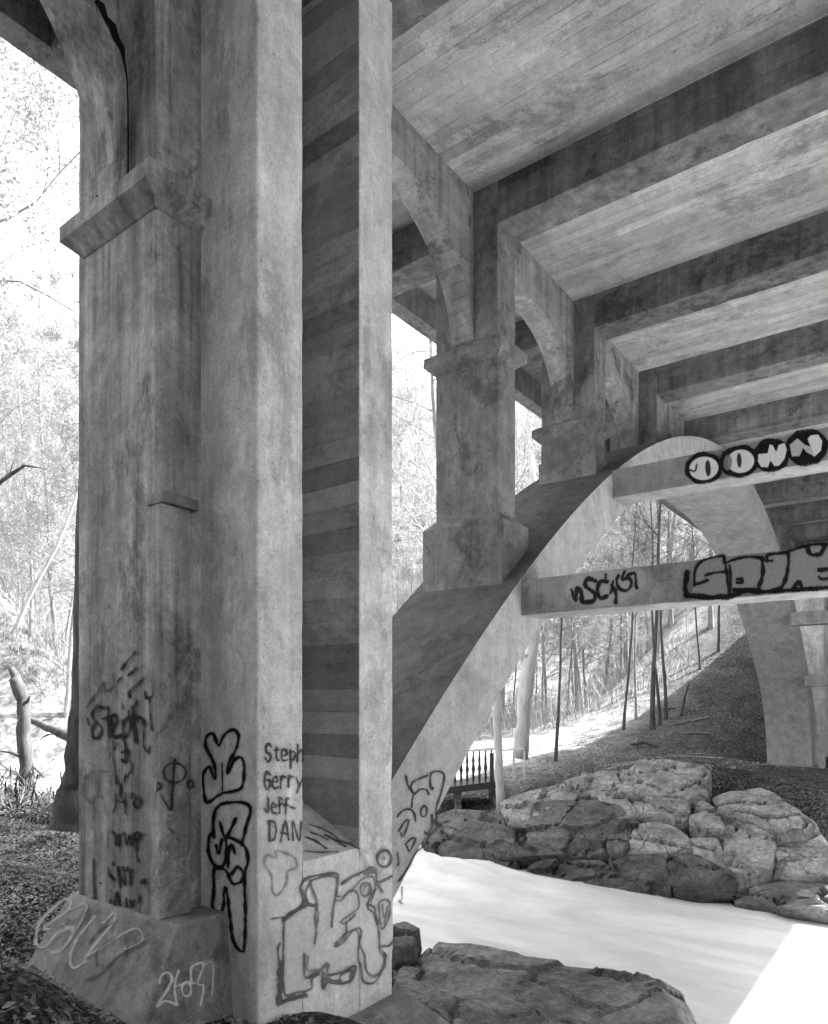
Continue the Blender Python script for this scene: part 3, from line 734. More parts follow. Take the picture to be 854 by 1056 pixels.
# big outlined tag NERD low on the bright wall
o_, s_ = (280, 870), 6.037
g = [fill(Z(o_, s_, p), 0.88, 0.4, 3) for p in ([(80, 480), (190, 400), (275, 400), (240, 240), (400, 205), (400, 330), (500, 210), (640, 205), (740, 235), (770, 560), (700, 640), (700, 740), (640, 840), (590, 800), (540, 740), (360, 810), (300, 790), (220, 840), (250, 900), (85, 940)],)]
for p, w in (([(78, 470), (76, 620), (74, 760), (82, 935), (150, 928), (245, 905), (255, 840), (300, 815)], 1.8),
             ([(0, 470), (60, 458), (90, 462)], 1.2), ([(205, 690), (205, 780), (215, 835), (290, 800), (350, 750), (345, 800)], 2.8), ([(230, 700), (225, 790), (290, 780)], 1.4),
             ([(275, 400), (290, 420), (285, 500), (268, 620), (280, 560), (272, 450), (285, 370), (250, 270), (245, 235)], 1.9), ([(245, 230), (330, 205), (395, 205), (405, 250)], 1.6),
             ([(210, 370), (180, 280), (215, 220), (300, 195), (400, 185), (412, 215), (405, 300), (385, 400), (375, 515)], 2.2), ([(225, 360), (215, 300), (245, 240)], 1.6), ([(195, 290), (230, 380), (285, 375)], 2.0),
             ([(400, 355), (440, 350), (480, 300), (520, 295), (540, 330), (540, 400), (470, 455), (435, 485), (460, 495), (520, 440)], 1.8), ([(405, 330), (450, 325), (490, 290)], 1.4),
             ([(465, 490), (460, 575), (395, 640), (440, 620), (500, 550), (545, 525), (560, 560), (550, 620), (580, 700), (590, 790), (640, 825), (690, 780), (705, 710), (675, 670), (670, 560), (640, 440), (600, 400), (610, 340), (650, 280)], 2.0),
             ([(400, 620), (470, 555), (530, 540), (545, 600), (540, 700), (560, 780), (575, 860), (640, 865), (690, 790), (712, 700), (690, 670)], 1.7), ([(600, 380), (640, 400), (660, 500)], 2.6),
             ([(440, 250), (500, 210), (570, 175), (620, 150), (650, 180), (660, 240), (720, 220), (755, 205), (775, 240), (768, 400), (775, 560), (740, 630), (680, 640)], 2.3),
             ([(500, 290), (560, 225), (620, 205), (645, 240), (640, 300), (620, 360)], 1.6), (ell(587, 285, 34, 42, 0.2), 1.8), ([(570, 330), (580, 270), (610, 255), (600, 310), (570, 330)], 1.2),
             ([(668, 370), (700, 350), (735, 365), (735, 440), (700, 520), (680, 515), (672, 430), (668, 370)], 2.0), ([(690, 380), (700, 460), (725, 390), (700, 500)], 1.4),
             (ell(703, 93, 44, 52), 2.3), ([(702, 92), (704, 94)], 1.6), ([(320, 800), (325, 900), (350, 860), (420, 870), (490, 855), (515, 810), (520, 760), (440, 800), (350, 820)], 2.4), ([(420, 850), (440, 815), (500, 790), (490, 830)], 1.8),
             ([(650, 250), (690, 300), (670, 260)], 2.4)):
    g.append(line(Z(o_, s_, p), w * 1.15, 0.13, 0.85, 1.3))
g.append(line(Z(o_, s_, [(80, 475), (130, 430), (200, 390)]), 5.0, 0.10, 0.85, 1.5)); g.append(line(Z(o_, s_, [(200, 375), (270, 385)]), 4.0, 0.13, 0.85, 1.5))
g.append(line(Z(o_, s_, [(55, 620), (40, 660), (50, 740)]), 2, 0.15, 0.85, 1.5)); g.append(line(Z(o_, s_, [(55, 750), (55, 860), (50, 985)]), 6.0, 0.12, 0.85, 1.5, False)); g.append(line(Z(o_, s_, [(45, 1000), (120, 965), (210, 945)]), 5.0, 0.12, 0.85, 1.5))
g.append(line(Z(o_, s_, [(345, 840), (380, 860), (430, 850)]), 4.0, 0.18, 0.7, 1.5)); g.append(line(Z(o_, s_, [(580, 180), (640, 170)]), 5.0, 0.22, 0.7, 1.5))
graffiti(planeV(V0), g, hosts['joint'], 0.5, off=0.0013, clip=(266.5, 405.3), label='large grey outlined letters NERD')
g = []
o_, s_ = (270, 780), 3.826
for p, w in (([(170, 178), (215, 200), (255, 235), (280, 262), (276, 236)], 2.6), ([(176, 318), (215, 335), (255, 362)], 2.0), ([(195, 300), (230, 312), (262, 330)], 1.6), ([(250, 310), (300, 335), (330, 356)], 2.0), ([(300, 330), (345, 345), (385, 366)], 1.6), ([(190, 268), (250, 290), (300, 322)], 1.4), ([(172, 372), (220, 378), (300, 376)], 1.2)):
    g.append(line(Z(o_, s_, p), w, 0.05, 0.8, 1.4))
graffiti(((0, V0, -0.245), Vector((0, -0.514, 1)).normalized()), g, hosts['joint'], 0.5, off=0.0013, clip=(314, 372), label='dark broken strokes on the sloping ledge')
# outlined tag low on the rib
o_, s_ = (400, 780), 6.6
g = []
for p, w in (([(125, 135), (135, 190), (155, 225), (165, 180), (220, 150), (270, 130)], 2.0), ([(150, 210), (180, 255), (220, 225), (262, 228), (278, 255)], 2.2), ([(290, 210), (290, 130), (310, 105), (360, 105), (385, 140), (365, 240), (330, 360), (335, 470), (310, 510), (270, 560), (240, 610), (190, 660), (150, 740), (75, 850)], 2.0),
             ([(180, 255), (165, 300), (165, 345)], 2.0), ([(65, 410), (100, 370), (150, 360), (180, 390), (190, 440)], 2.1), (ell(245, 375, 20, 36, 0.1), 2.0), ([(75, 510), (110, 450), (140, 435), (130, 490), (100, 545), (90, 520)], 1.8), ([(120, 600), (160, 560), (188, 560), (170, 610), (145, 645), (130, 610)], 1.8),
             ([(65, 660), (75, 720), (68, 740)], 1.6), ([(95, 890), (95, 970), (75, 985), (95, 1000)], 1.7), ([(300, 400), (300, 480), (270, 530), (255, 515)], 2.0), ([(305, 215), (300, 225)], 2)):
    g.append(line(Z(o_, s_, p), w, 0.05, 0.9, 1.3))
graffiti(planeV(0.85), g, ribs[0], 0.4, clip=(406, 470), label='dark outlined bubble tag low on the rib')
# plinth
p_a = Vector((0.600, 1.0, -0.312)); p_n = Vector((-(0.188), 0, 0.095)).normalized()
o_, s_ = (0, 880), 3.285
g = []
for p, w, tn in (([(122, 305), (128, 250), (165, 200), (215, 158), (240, 160), (225, 195), (150, 250), (165, 255)], 3.0, .5), ([(122, 308), (150, 318), (190, 275), (240, 250), (245, 275), (205, 330), (170, 335)], 3.0, .5),
                 ([(235, 190), (295, 175), (255, 260), (215, 240)], 2.4, .42), ([(320, 215), (255, 300), (238, 360), (250, 388), (290, 365)], 3.0, .5), ([(350, 235), (388, 200), (385, 230), (330, 300), (290, 350)], 3.0, .5),
                 ([(300, 345), (360, 310), (420, 270), (470, 255), (480, 300), (420, 325)], 2.6, .45), ([(290, 430), (340, 410), (400, 350), (490, 298)], 2.0, .06), ([(330, 380), (330, 330), (385, 290)], 1.8, .08), ([(110, 250), (130, 230), (200, 170)], 1.6, .4), ([(305, 305), (330, 270), (385, 235)], 2, .08)):
    g.append(line(Z(o_, s_, p), w, tn, 0.7, 2.0))
graffiti((p_a, p_n), g, hosts['plinth'], 0.5, off=0.002, label='looping pale scrawl on the sloping plinth')
g = []
for p, w in (([(540, 440), (548, 412), (572, 405), (582, 430), (560, 475), (532, 518), (560, 500), (600, 512)], 3.2), ([(605, 398), (592, 450), (598, 510)], 2.6), ([(592, 452), (625, 440)], 2.2),
             (ell(632, 460, 16, 24), 2.8), ([(648, 440), (650, 385), (690, 375), (670, 440), (690, 450), (680, 515)], 2.8), ([(655, 440), (665, 440)], 2), ([(690, 380), (720, 370), (722, 430), (718, 480)], 2.0)):
    g.append(line(Z(o_, s_, p), w, 0.62, 0.8, 1.8))
vpl = 0.8435
graffiti(((0, 0.835, -0.5), Vector((0, -0.188, 0.017)).normalized()), g, hosts['plinth'], 0.5, off=0.002, label='white numeral and letters sprayed on the plinth side')
# DOWN on the upper strut
o_, s_ = (690, 430), 5.207
P_ = planeU(2.21); g = []
g += [line(Z(o_, s_, ell(187, 275, 84, 70, -0.15)), 6.5, 0.012, 0.97, 1), line(Z(o_, s_, ell(378, 238, 92, 70, -0.15)), 6.5, 0.012, 0.97, 1), line(Z(o_, s_, ell(550, 205, 86, 76, -0.2)), 6, 0.012, 0.97, 1), line(Z(o_, s_, ell(740, 163, 98, 84, -0.2)), 6.5, 0.012, 0.97, 1)]
g += [fill(Z(o_, s_, ell(550, 205, 80, 66, -0.2)), 0.012, 0.97), fill(Z(o_, s_, ell(738, 163, 88, 74, -0.2)), 0.012, 0.97)]
g += [fill(Z(o_, s_, ell(187, 276, 78, 62, -0.15)), 0.72, 0.95, 1), fill(Z(o_, s_, ell(385, 238, 72, 62, -0.15)), 0.72, 0.95, 1)]
g += [fill(Z(o_, s_, ell(316, 245, 22, 42, 0.1)), 0.18, 0.9, 1.2)]
g += [fill(Z(o_, s_, ell(209, 275, 15, 44, -0.05)), 0.012, 0.97), fill(Z(o_, s_, ell(377, 233, 13, 40, -0.05)), 0.012, 0.97)]
g += [line(Z(o_, s_, [(110, 285), (140, 290), (148, 255)]), 2.2)]
g += [('fill', Z(o_, s_, [(480, 200), (530, 195), (540, 150), (555, 150), (575, 190), (590, 150), (620, 140), (632, 175), (620, 225), (590, 262), (565, 262), (545, 232), (530, 270), (495, 268), (478, 240)]), 0.72, 0.96, 0.8)]
g += [('fill', Z(o_, s_, [(648, 150), (690, 115), (730, 150), (760, 160), (745, 120), (760, 100), (800, 95), (822, 130), (815, 180), (780, 212), (740, 190), (720, 165), (700, 210), (660, 212)]), 0.5, 0.96, 0.8)]
g += [('fill', Z(o_, s_, [(760, 150), (745, 120), (760, 100), (800, 95), (822, 130), (815, 180), (780, 212)]), 0.72, 0.96, 1.0)]
graffiti(P_, g, struts[1], 0.35, label='DOWN in white bubble letters with black outlines')
# lower strut: black tag with pale halo, and the long outlined piece
o_, s_ = (570, 540), 3.007
P_ = planeU(1.595); g = [fill(Z(o_, s_, [(30, 215), (55, 160), (150, 140), (270, 135), (300, 170), (280, 215), (200, 260), (90, 262)]), 0.55, 0.65, 10)]
for p, w in (([(58, 205), (72, 238), (74, 200), (88, 212), (92, 240)], 4), ([(134, 178), (108, 172), (102, 192), (128, 215), (128, 238), (95, 244), (85, 232)], 4.6), ([(168, 180), (148, 178), (138, 205), (148, 232), (168, 225)], 4), ([(165, 158), (163, 168)], 2.6),
             ([(182, 190), (195, 215), (196, 245)], 4.2), ([(188, 180), (180, 215)], 3.4), ([(205, 160), (198, 180), (208, 202), (232, 206), (245, 185), (236, 168), (215, 172), (222, 150)], 3.6), ([(232, 160), (255, 155), (258, 192), (262, 200)], 3.4)):
    g.append(line(Z(o_, s_, p), w, 0.012, 0.97, 1))
graffiti(P_, g, struts[0], 0.35, label='small black tag with a pale halo')
g = [fill(Z(o_, s_, [(440, 190), (445, 140), (470, 115), (530, 102), (600, 104), (665, 100), (740, 84), (790, 70), (900, 60), (900, 196), (760, 205), (640, 208), (590, 215), (560, 225), (420, 225)]), 0.30, 0.95, 1.0)]
for p, w in (([(440, 190), (443, 140), (470, 113), (527, 100), (532, 122), (560, 112), (600, 104), (643, 106), (665, 118), (668, 98), (720, 90), (745, 82), (790, 68), (830, 64), (900, 58)], 3.2),
             ([(440, 188), (462, 182), (480, 176)], 3), ([(474, 160), (500, 152), (540, 150)], 3), ([(532, 104), (540, 150), (546, 220)], 3.2), ([(650, 108), (652, 150), (640, 195)], 4.2),
             ([(664, 100), (668, 115), (680, 114)], 3), ([(732, 88), (728, 150), (712, 195), (690, 206)], 4), ([(790, 72), (800, 96), (830, 92), (845, 66)], 4.6), ([(745, 205), (762, 180), (776, 200), (800, 200)], 4), ([(826, 145), (900, 128)], 4.4), ([(826, 165), (840, 172), (900, 160)], 3),
             ([(572, 172), (586, 172), (586, 182), (572, 182)], 3.6), ([(418, 150), (412, 190), (414, 222)], 5)):
    g.append(line(Z(o_, s_, p), w, 0.012, 0.97, 1))
g.append(line(Z(o_, s_, [(416, 222), (480, 228), (548, 226), (590, 208), (640, 208)]), 6, 0.012, 0.97, 1)); g.append(line(Z(o_, s_, [(560, 205), (640, 210), (720, 206), (800, 202), (900, 196)]), 4.5, 0.012, 0.97, 1))
g.append(line(Z(o_, s_, [(548, 130), (552, 160), (550, 215)]), 3.6)); 
graffiti(P_, g, struts[0], 0.35, label='long grey piece of block letters outlined in black')

# ------------------------------------------------------------------ rocks
BANK_P = (2.60, 0, -0.70); BANK_N = Vector((0.8, 0, -1)).normalized() * -1      # faces the camera, up
def rock(px, th, mat, label, plane=(BANK_P, BANK_N), back=1.6, amp=0.012, seed=0, group=None, cuts=3, lift=0.0, taper=0.86, facets=9, chip=0.03):
    p0, n = plane; n = Vector(n)
    cx_ = sum(p[0] for p in px) / len(px); cy_ = sum(p[1] for p in px) / len(px)
    if th > 0.025 and group: px = [(cx_ + (x - cx_) * 1.13, cy_ + (y - cy_) * 1.13) for x, y in px]
    P = [on_plane(x, y, p0, n) + n * lift for x, y in px]
    c = sum(P, Vector()) / len(P)
    rr = random.Random(seed * 31 + 5)
    bm = bm_new(); vs_ = []
    for p in P:
        vs_.append(bm.verts.new(p))
        vs_.append(bm.verts.new(c + (p - c) * (taper + rr.uniform(-0.12, 0.1)) + n * th * rr.uniform(0.55, 1.1)))
        vs_.append(bm.verts.new(c + (p - c) * 0.95 - n * th * back))
    r = bmesh.ops.convex_hull(bm, input=bm.verts)
    junk = list({e for e in r['geom_interior'] + r['geom_unused'] if isinstance(e, bmesh.types.BMVert)})
    bmesh.ops.delete(bm, geom=junk, context='VERTS')
    bmesh.ops.dissolve_limit(bm, angle_limit=0.22, verts=bm.verts, edges=bm.edges)
    bmesh.ops.bevel(bm, geom=list(bm.edges), offset=th * 0.05, segments=1, affect='EDGES', profile=0.6, clamp_overlap=True)
    bmesh.ops.triangulate(bm, faces=bm.faces)
    for _ in range(cuts):
        lens = sorted(e.calc_length() for e in bm.edges); lim = max(0.018, lens[int(len(lens) * 0.5)] * 0.9)
        bmesh.ops.subdivide_edges(bm, edges=[e for e in bm.edges if e.calc_length() > lim], cuts=1, use_grid_fill=False)
        bmesh.ops.triangulate(bm, faces=bm.faces)
    # split faces: the stone breaks along flat planes
    cen = sum((v.co for v in bm.verts), Vector()) / len(bm.verts)
    for k in range(facets):
        d = (n * rr.uniform(0.2, 1.2) + Vector((rr.gauss(0, .7), rr.gauss(0, .7), rr.gauss(0, .7)))).normalized()
        e = [(v.co - cen).dot(d) for v in bm.verts]; lim = max(e) * rr.uniform(0.84, 0.97)
        for v, x in zip(bm.verts, e):
            if x > lim: v.co -= d * (x - lim)
    # a step or two in the bedding
    for k in range(2):
        d = (Vector((rr.gauss(0, .25), rr.gauss(0, .25), 1))).normalized(); h0 = rr.uniform(-0.3, 0.7) * th * 1.5
        for v in bm.verts:
            if (v.co - cen).dot(d) > h0: v.co -= n * th * 0.13
    bm.normal_update()
    mv_ = []
    for v in bm.verts:
        q = Vector(v.co) + Vector((seed * 3.1, 0, 0))
        a = noise.fractal(q * 5, 1.0, 2.1, 5)
        lay = math.sin((q.z * 1.0 + q.x * 0.25) * 70 + 3 * noise.noise(q * 4)) * 0.15
        ridg = abs(noise.noise(q * 9)) 
        mv_.append(v.normal * amp * (a * 0.9 + lay))
    for v, d in zip(bm.verts, mv_): v.co += d
    cs = 3.4 if facets > 5 else 4.0
    mv_ = []
    for v in bm.verts:
        q = Vector((v.co.x * cs, v.co.y * cs, v.co.z * cs * 2.6 + v.co.x * cs * 0.6)) + Vector((seed * 1.7, 0, 0)) + 0.12 * noise.noise_vector(v.co * 7)
        dd, pp_ = noise.voronoi(q)
        h_ = noise.cell(pp_[0] * 3.7) if False else math.modf(abs(math.sin(pp_[0].x * 12.9 + pp_[0].y * 78.2 + pp_[0].z * 37.7) * 43758.5))[0]
        crack_ = -0.6 if (dd[1] - dd[0]) < 0.035 else 0.0
        mv_.append(n * (h_ - 0.5 + crack_) * chip)
    for v, d in zip(bm.verts, mv_): v.co += d
    o = done(bm, 'rock', mat, None, 0, 30)
    tag(o, label, 'rock', group)
    return o
GR = 'rocks along the far river bank'
rk = [
 ([(640, 800), (688, 786), (728, 788), (726, 818), (716, 828), (680, 820), (640, 824)], .045, 'rock', 'flat grey ledge rock at the top of the far bank'),
 ([(650, 820), (688, 821), (711, 826), (710, 848), (699, 850), (683, 842), (651, 845)], .055, 'rock', 'pale angular block under the top ledge with a dark overhang'),
 ([(714, 830), (728, 826), (740, 838), (715, 841)], .03, 'rock', 'small wedge rock beside the pale angular block'),
 ([(712, 843), (743, 841), (747, 863), (723, 865), (712, 856)], .04, 'rock', 'squarish pale block in the middle of the rock pile'),
 ([(740, 823), (785, 819), (802, 828), (836, 853), (849, 868), (840, 877), (810, 876), (790, 862), (770, 858), (748, 842)], .06, 'rock', 'long smooth slab sloping down to the right of the pile'),
 ([(749, 865), (770, 859), (793, 863), (801, 878), (797, 905), (775, 909), (763, 914), (751, 897)], .06, 'rock', 'tall bright faceted boulder with a diagonal fissure'),
 ([(801, 878), (862, 874), (880, 910), (840, 911), (801, 907)], .05, 'rock', 'pale square edged boulder at the right edge of the picture'),
 ([(645, 862), (670, 854), (705, 860), (712, 870), (710, 884), (685, 887), (645, 886)], .055, 'rock', 'rounded oblong block over the dark undercut'),
 ([(712, 866), (745, 867), (751, 899), (730, 892), (712, 885)], .04, 'rock', 'dark triangular rock wedged left of the bright boulder'),
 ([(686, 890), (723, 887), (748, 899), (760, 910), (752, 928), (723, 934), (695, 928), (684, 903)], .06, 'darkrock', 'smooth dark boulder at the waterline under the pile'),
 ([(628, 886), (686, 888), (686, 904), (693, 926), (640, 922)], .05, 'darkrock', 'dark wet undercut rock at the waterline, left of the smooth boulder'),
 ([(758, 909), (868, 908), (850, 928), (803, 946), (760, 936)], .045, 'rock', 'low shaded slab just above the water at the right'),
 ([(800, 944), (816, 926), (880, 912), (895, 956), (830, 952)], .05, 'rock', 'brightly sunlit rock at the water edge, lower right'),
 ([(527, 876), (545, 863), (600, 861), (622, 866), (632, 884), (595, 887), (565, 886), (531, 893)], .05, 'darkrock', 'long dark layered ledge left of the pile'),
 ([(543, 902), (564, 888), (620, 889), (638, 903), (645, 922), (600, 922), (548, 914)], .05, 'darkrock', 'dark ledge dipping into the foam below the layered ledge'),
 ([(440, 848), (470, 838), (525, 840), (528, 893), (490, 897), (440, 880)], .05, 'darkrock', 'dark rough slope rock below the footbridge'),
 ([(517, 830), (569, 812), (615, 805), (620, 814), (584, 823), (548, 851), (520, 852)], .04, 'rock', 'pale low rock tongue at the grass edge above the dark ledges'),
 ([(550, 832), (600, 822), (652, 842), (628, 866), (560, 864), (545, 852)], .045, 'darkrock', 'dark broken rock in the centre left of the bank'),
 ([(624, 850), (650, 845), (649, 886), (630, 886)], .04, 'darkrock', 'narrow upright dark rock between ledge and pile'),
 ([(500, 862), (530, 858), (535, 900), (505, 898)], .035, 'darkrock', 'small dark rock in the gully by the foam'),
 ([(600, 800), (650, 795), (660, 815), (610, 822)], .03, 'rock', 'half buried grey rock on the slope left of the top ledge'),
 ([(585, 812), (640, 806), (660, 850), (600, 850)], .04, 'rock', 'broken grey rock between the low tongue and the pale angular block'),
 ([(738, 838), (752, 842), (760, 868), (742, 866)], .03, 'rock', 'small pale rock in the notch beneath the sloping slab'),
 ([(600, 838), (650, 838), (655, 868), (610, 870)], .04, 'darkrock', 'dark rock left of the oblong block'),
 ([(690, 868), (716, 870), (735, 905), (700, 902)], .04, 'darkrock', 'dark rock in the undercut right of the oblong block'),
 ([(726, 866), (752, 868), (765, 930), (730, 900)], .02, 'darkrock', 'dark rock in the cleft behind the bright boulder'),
]
for i, (p, th, mt, lb) in enumerate(rk):
    rock(p, th, M[mt], lb, seed=i + 1, group=GR, cuts=4)
hz = lambda z: ((0, 0, z), (0, 0, 1))
rock([(432, 978), (500, 987), (560, 996), (600, 1003), (650, 1009), (700, 1024), (724, 1052), (745, 1100), (600, 1120), (500, 1100), (430, 1060), (428, 1010)], .028, M['nearrock'],
     'broad flat rock shelf on the near bank beside the foam', plane=hz(-0.635), back=2.5, seed=41, cuts=5, amp=0.012, taper=0.94, facets=3, chip=0.018)
rock([(404, 958), (425, 960), (434, 972), (430, 992), (404, 1000)], .04, M['darkrock'], 'small dark rock against the pier at the foam edge', plane=hz(-0.62), back=2.0, seed=42, cuts=4)
rock([(404, 996), (470, 1002), (560, 1040), (600, 1080), (500, 1130), (404, 1060)], .02, M['nearrock'], 'low rough rock sheet strewn with gravel below the pier footing', plane=hz(-0.60), back=3.0, seed=43, cuts=5, amp=0.03, taper=0.9)

# ------------------------------------------------------------------ trees
class Tube:
    def __init__(s): s.v = []; s.f = []
    def path(s, pts, rads, sides):
        prev = None; n = len(pts)
        for i in range(n):
            t = (pts[min(i + 1, n - 1)] - pts[max(i - 1, 0)]).normalized()
            a = t.orthogonal().normalized() if abs(t.z) < 0.95 else Vector((1, 0, 0)) - t * t.x
            a.normalize(); b = t.cross(a)
            base = len(s.v)
            for k in range(sides):
                th = 2 * math.pi * k / sides
                s.v.append(tuple(pts[i] + (a * math.cos(th) + b * math.sin(th)) * rads[i]))
            if prev is not None:
                for k in range(sides):
                    s.f.append((prev + k, prev + (k + 1) % sides, base + (k + 1) % sides, base + k))
            prev = base
    def mesh(s, name, mat):
        me = bpy.data.meshes.new(name); me.from_pydata(s.v, [], s.f); me.materials.append(mat)
        for p in me.polygons: p.use_smooth = True
        return me
def grow(seed, H, r0, lean=0.0, first=0.35, nb=16, twig=5, buds=0, spread=0.35, up=0.5, barkr=1.0):
    R = random.Random(seed); trunk = Tube(); crown = Tube(); bud = []
    pts = []; rads = []; n = 14; p = Vector((0, 0, -0.3)); d = Vector((lean, 0, 1)).normalized()
    for i in range(n):
        pts.append(p.copy()); rads.append(r0 * (1 - i / (n - 1)) ** 0.8 + 0.012 + (0.35 * r0 if i == 0 else 0))
        d = (d + Vector((R.uniform(-1, 1), R.uniform(-1, 1), 0)) * 0.06 + Vector((0, 0, 0.03))).normalized(); p = p + d * (H / (n - 1))
    trunk.path(pts, rads, 9)
    def branch(p, d, l, r, depth):
        k = 5 if depth < 2 else 3; q = [p.copy()]; rr = [r]
        for i in range(k):
            d = (d + Vector((R.uniform(-1, 1), R.uniform(-1, 1), R.uniform(-.6, 1) * 0.9)) * 0.24 + Vector((0, 0, up * 0.1))).normalized()
            p = p + d * (l / k); q.append(p.copy()); rr.append(max(0.004, r * (1 - 0.75 * (i + 1) / k)))
        crown.path(q, rr, 4 if depth < 2 else 3)
        if depth < 3:
            m = (5, 5, twig)[depth]
            for j in range(m):
                t = R.uniform(0.25, 1.0) * k; i = min(int(t), k - 1); f = t - i
                pp = q[i].lerp(q[i + 1], f); dd = (q[i + 1] - q[i]).normalized()
                side = Vector((R.uniform(-1, 1), R.uniform(-1, 1), R.uniform(-0.5, 0.9))).normalized()
                branch(pp, (dd * 0.7 + side * 0.8).normalized(), l * R.uniform(0.35, 0.6), max(0.005, r * 0.45), depth + 1)
        elif buds:
            for j in range(buds): bud.append(q[R.randrange(1, k + 1)] + Vector((R.gauss(0, .12), R.gauss(0, .12), R.gauss(0, .1))))
    for j in range(nb):
        t = first + (1 - first) * (j + R.random()) / nb
        x = t * (n - 1); i = min(int(x), n - 2); pp = pts[i].lerp(pts[i + 1], x - i)
        az = R.uniform(0, 2 * math.pi); dd = Vector((math.cos(az), math.sin(az), R.uniform(0.1, 0.9) * up * 1.6)).normalized()
        branch(pp, dd, H * spread * (1.15 - t) * R.uniform(0.7, 1.2) + 0.4, max(0.012, rads[i] * 0.45), 0)
    tm = trunk.mesh('trunk', M['bark']); cm = crown.mesh('crown', M['twig'])
    if buds:
        cm.materials.append(M['bud']); v = list(crown.v); f = list(crown.f); nb0 = len(f)
        for b in bud:
            s_ = R.uniform(0.022, 0.055); a = Vector((R.gauss(0, 1), R.gauss(0, 1), R.gauss(0, 1))).normalized(); c = a.orthogonal().normalized()
            i0 = len(v); v += [tuple(b + a * s_), tuple(b + c * s_ * .6), tuple(b - a * s_), tuple(b - c * s_ * .6)]; f.append((i0, i0 + 1, i0 + 2, i0 + 3))
        cm = bpy.data.meshes.new('crown'); cm.from_pydata(v, [], f); cm.materials.append(M['twig']); cm.materials.append(M['bud'])
        for p_ in cm.polygons: p_.material_index = 1 if p_.index >= nb0 else 0
    return tm, cm
protos = [grow(1, 19, .13, .04, .3, 17, 5, 0), grow(2, 22, .16, -.05, .35, 18, 5, 0, .3), grow(3, 16, .075, .06, .15, 20, 6, 8, .32),
          grow(4, 21, .12, .0, .15, 22, 5, 6, .26), grow(5, 14, .06, -.06, .2, 18, 6, 7, .30), grow(6, 23, .11, .03, .5, 12, 4, 0, .24)]
tall_leafy = [grow(21, 24, .10, .03, .30, 30, 6, 9, .20, 0.6), grow(22, 26, .11, -.02, .35, 30, 6, 9, .19, 0.5)]
bare_small = [grow(11, 13, .06, .03, .4, 11, 4, 0, .22), grow(12, 15, .085, -.02, .4, 12, 4, 0, .2)]
def place_tree(pr, u, v, scale=1.0, rz=0.0, label='', group=None, kind='bare_tree', mats=None, tilt=(0, 0)):
    z = ground_z(u, v)
    t = empty(kind, (u * S, v * S, z * S)); t.rotation_euler = (tilt[0], tilt[1], rz); t.scale = (scale,) * 3
    tag(t, label, 'tree', group)
    for nm, me in zip(('trunk', 'crown'), pr):
        o = bpy.data.objects.new(nm, me); COL.objects.link(o); o.parent = t
        if mats:
            o.material_slots[0].link = 'OBJECT'; o.material_slots[0].material = mats
    return t
# hillside wood
cand = []
R2 = random.Random(99)
def dir_uv(px, d):
    q = ray(px, HY) * d; return q.x, q.y
zones = [((-60, 90), 14, 2.7, 3.5), ((-50, 95), 20, 3.5, 5.2), ((-40, 95), 26, 4.4, 9), ((-40, 95), 60, 8, 22), ((400, 470), 26, 5.2, 24), ((470, 780), 26, 7.5, 12), ((470, 790), 62, 11, 26), ((100, 400), 12, 7, 20)]
for (xa, xb), n, d0, d1 in zones:
    k = 0; tries = 0
    while k < n and tries < n * 40:
        tries += 1
        x = R2.uniform(xa, xb); d = d0 + (d1 - d0) * R2.random() ** 0.8
        u, v = dir_uv(x, d)
        if 1.3 < u < 3.0 and v < 30: continue
        if v < 2.2 or (u > 6 and v < 2.0): continue
        if any((u - a) ** 2 + (v - b) ** 2 < 0.22 for a, b in cand): continue
        cand.append((u, v)); k += 1
        pr = protos[R2.choice((0, 1, 2, 3, 3, 4, 5, 2))] if d > 5.2 else (tall_leafy[R2.randrange(2)] if x < 100 else protos[R2.choice((2, 3, 3, 4, 3))])
        near = x < 100
        lb = 'slender leafless tree in the sunlit wood left of the pier' if near else 'leafless tree on the sunlit wooded hillside beyond the bridge'
        gp = 'trees in the wood left of the pier' if near else 'trees on the wooded hillside beyond the bridge'
        mats = M['darkbark'] if (near and d < 9 and R2.random() < 0.0) else None
        place_tree(pr, u, v, R2.uniform(0.8, 1.25) * (1.15 if d < 4.6 else 1.0), R2.uniform(0, 6.28), lb, gp, tilt=(R2.uniform(-.07, .07), R2.uniform(-.07, .07)))
# trees one can tell apart
def tree_at(px, py, pr, scale, label, tilt=(0, 0), rz=0.3, mats=None):
    p = ground_hit(px, py); return place_tree(pr, p.x, p.y, scale, rz, label, None, 'bare_tree', mats, tilt)
dk = M['darkbark']
tree_at(573, 785, bare_small[0], 1.05, 'thin dark leaning tree rooted at the edge of the shaded slope, nearest the footbridge', (0.05, 0.04), 0.3, dk)
tree_at(673, 752, bare_small[1], 1.35, 'thickest dark tree of the row at the top of the shaded slope', (0, 0.0), 1.0, dk)
tree_at(681, 748, bare_small[0], 1.2, 'thin dark tree close against the thickest one on the slope', (0, 0.02), 2.0, dk)
tree_at(687, 742, bare_small[1], 1.0, 'slim dark tree right of the thickest one on the slope', (0.02, 0.0), 4.0, dk)
tree_at(643, 752, bare_small[0], 1.1, 'thin tree in the light, left of the dark row on the slope', (0.0, 0.03), 5.0, dk)
tree_at(656, 742, bare_small[0], 1.0, 'very thin pale grey tree between the two darker trees', (0.0, -0.03), 2.4)
tree_at(741, 672, bare_small[1], 1.0, 'thin dark tree high on the slope by the far rib', (0.0, 0.0), 2.4, dk)
tree_at(722, 690, bare_small[0], 0.9, 'dark sapling high on the slope, second from the far rib', (0.0, 0.02), 1.4, dk)

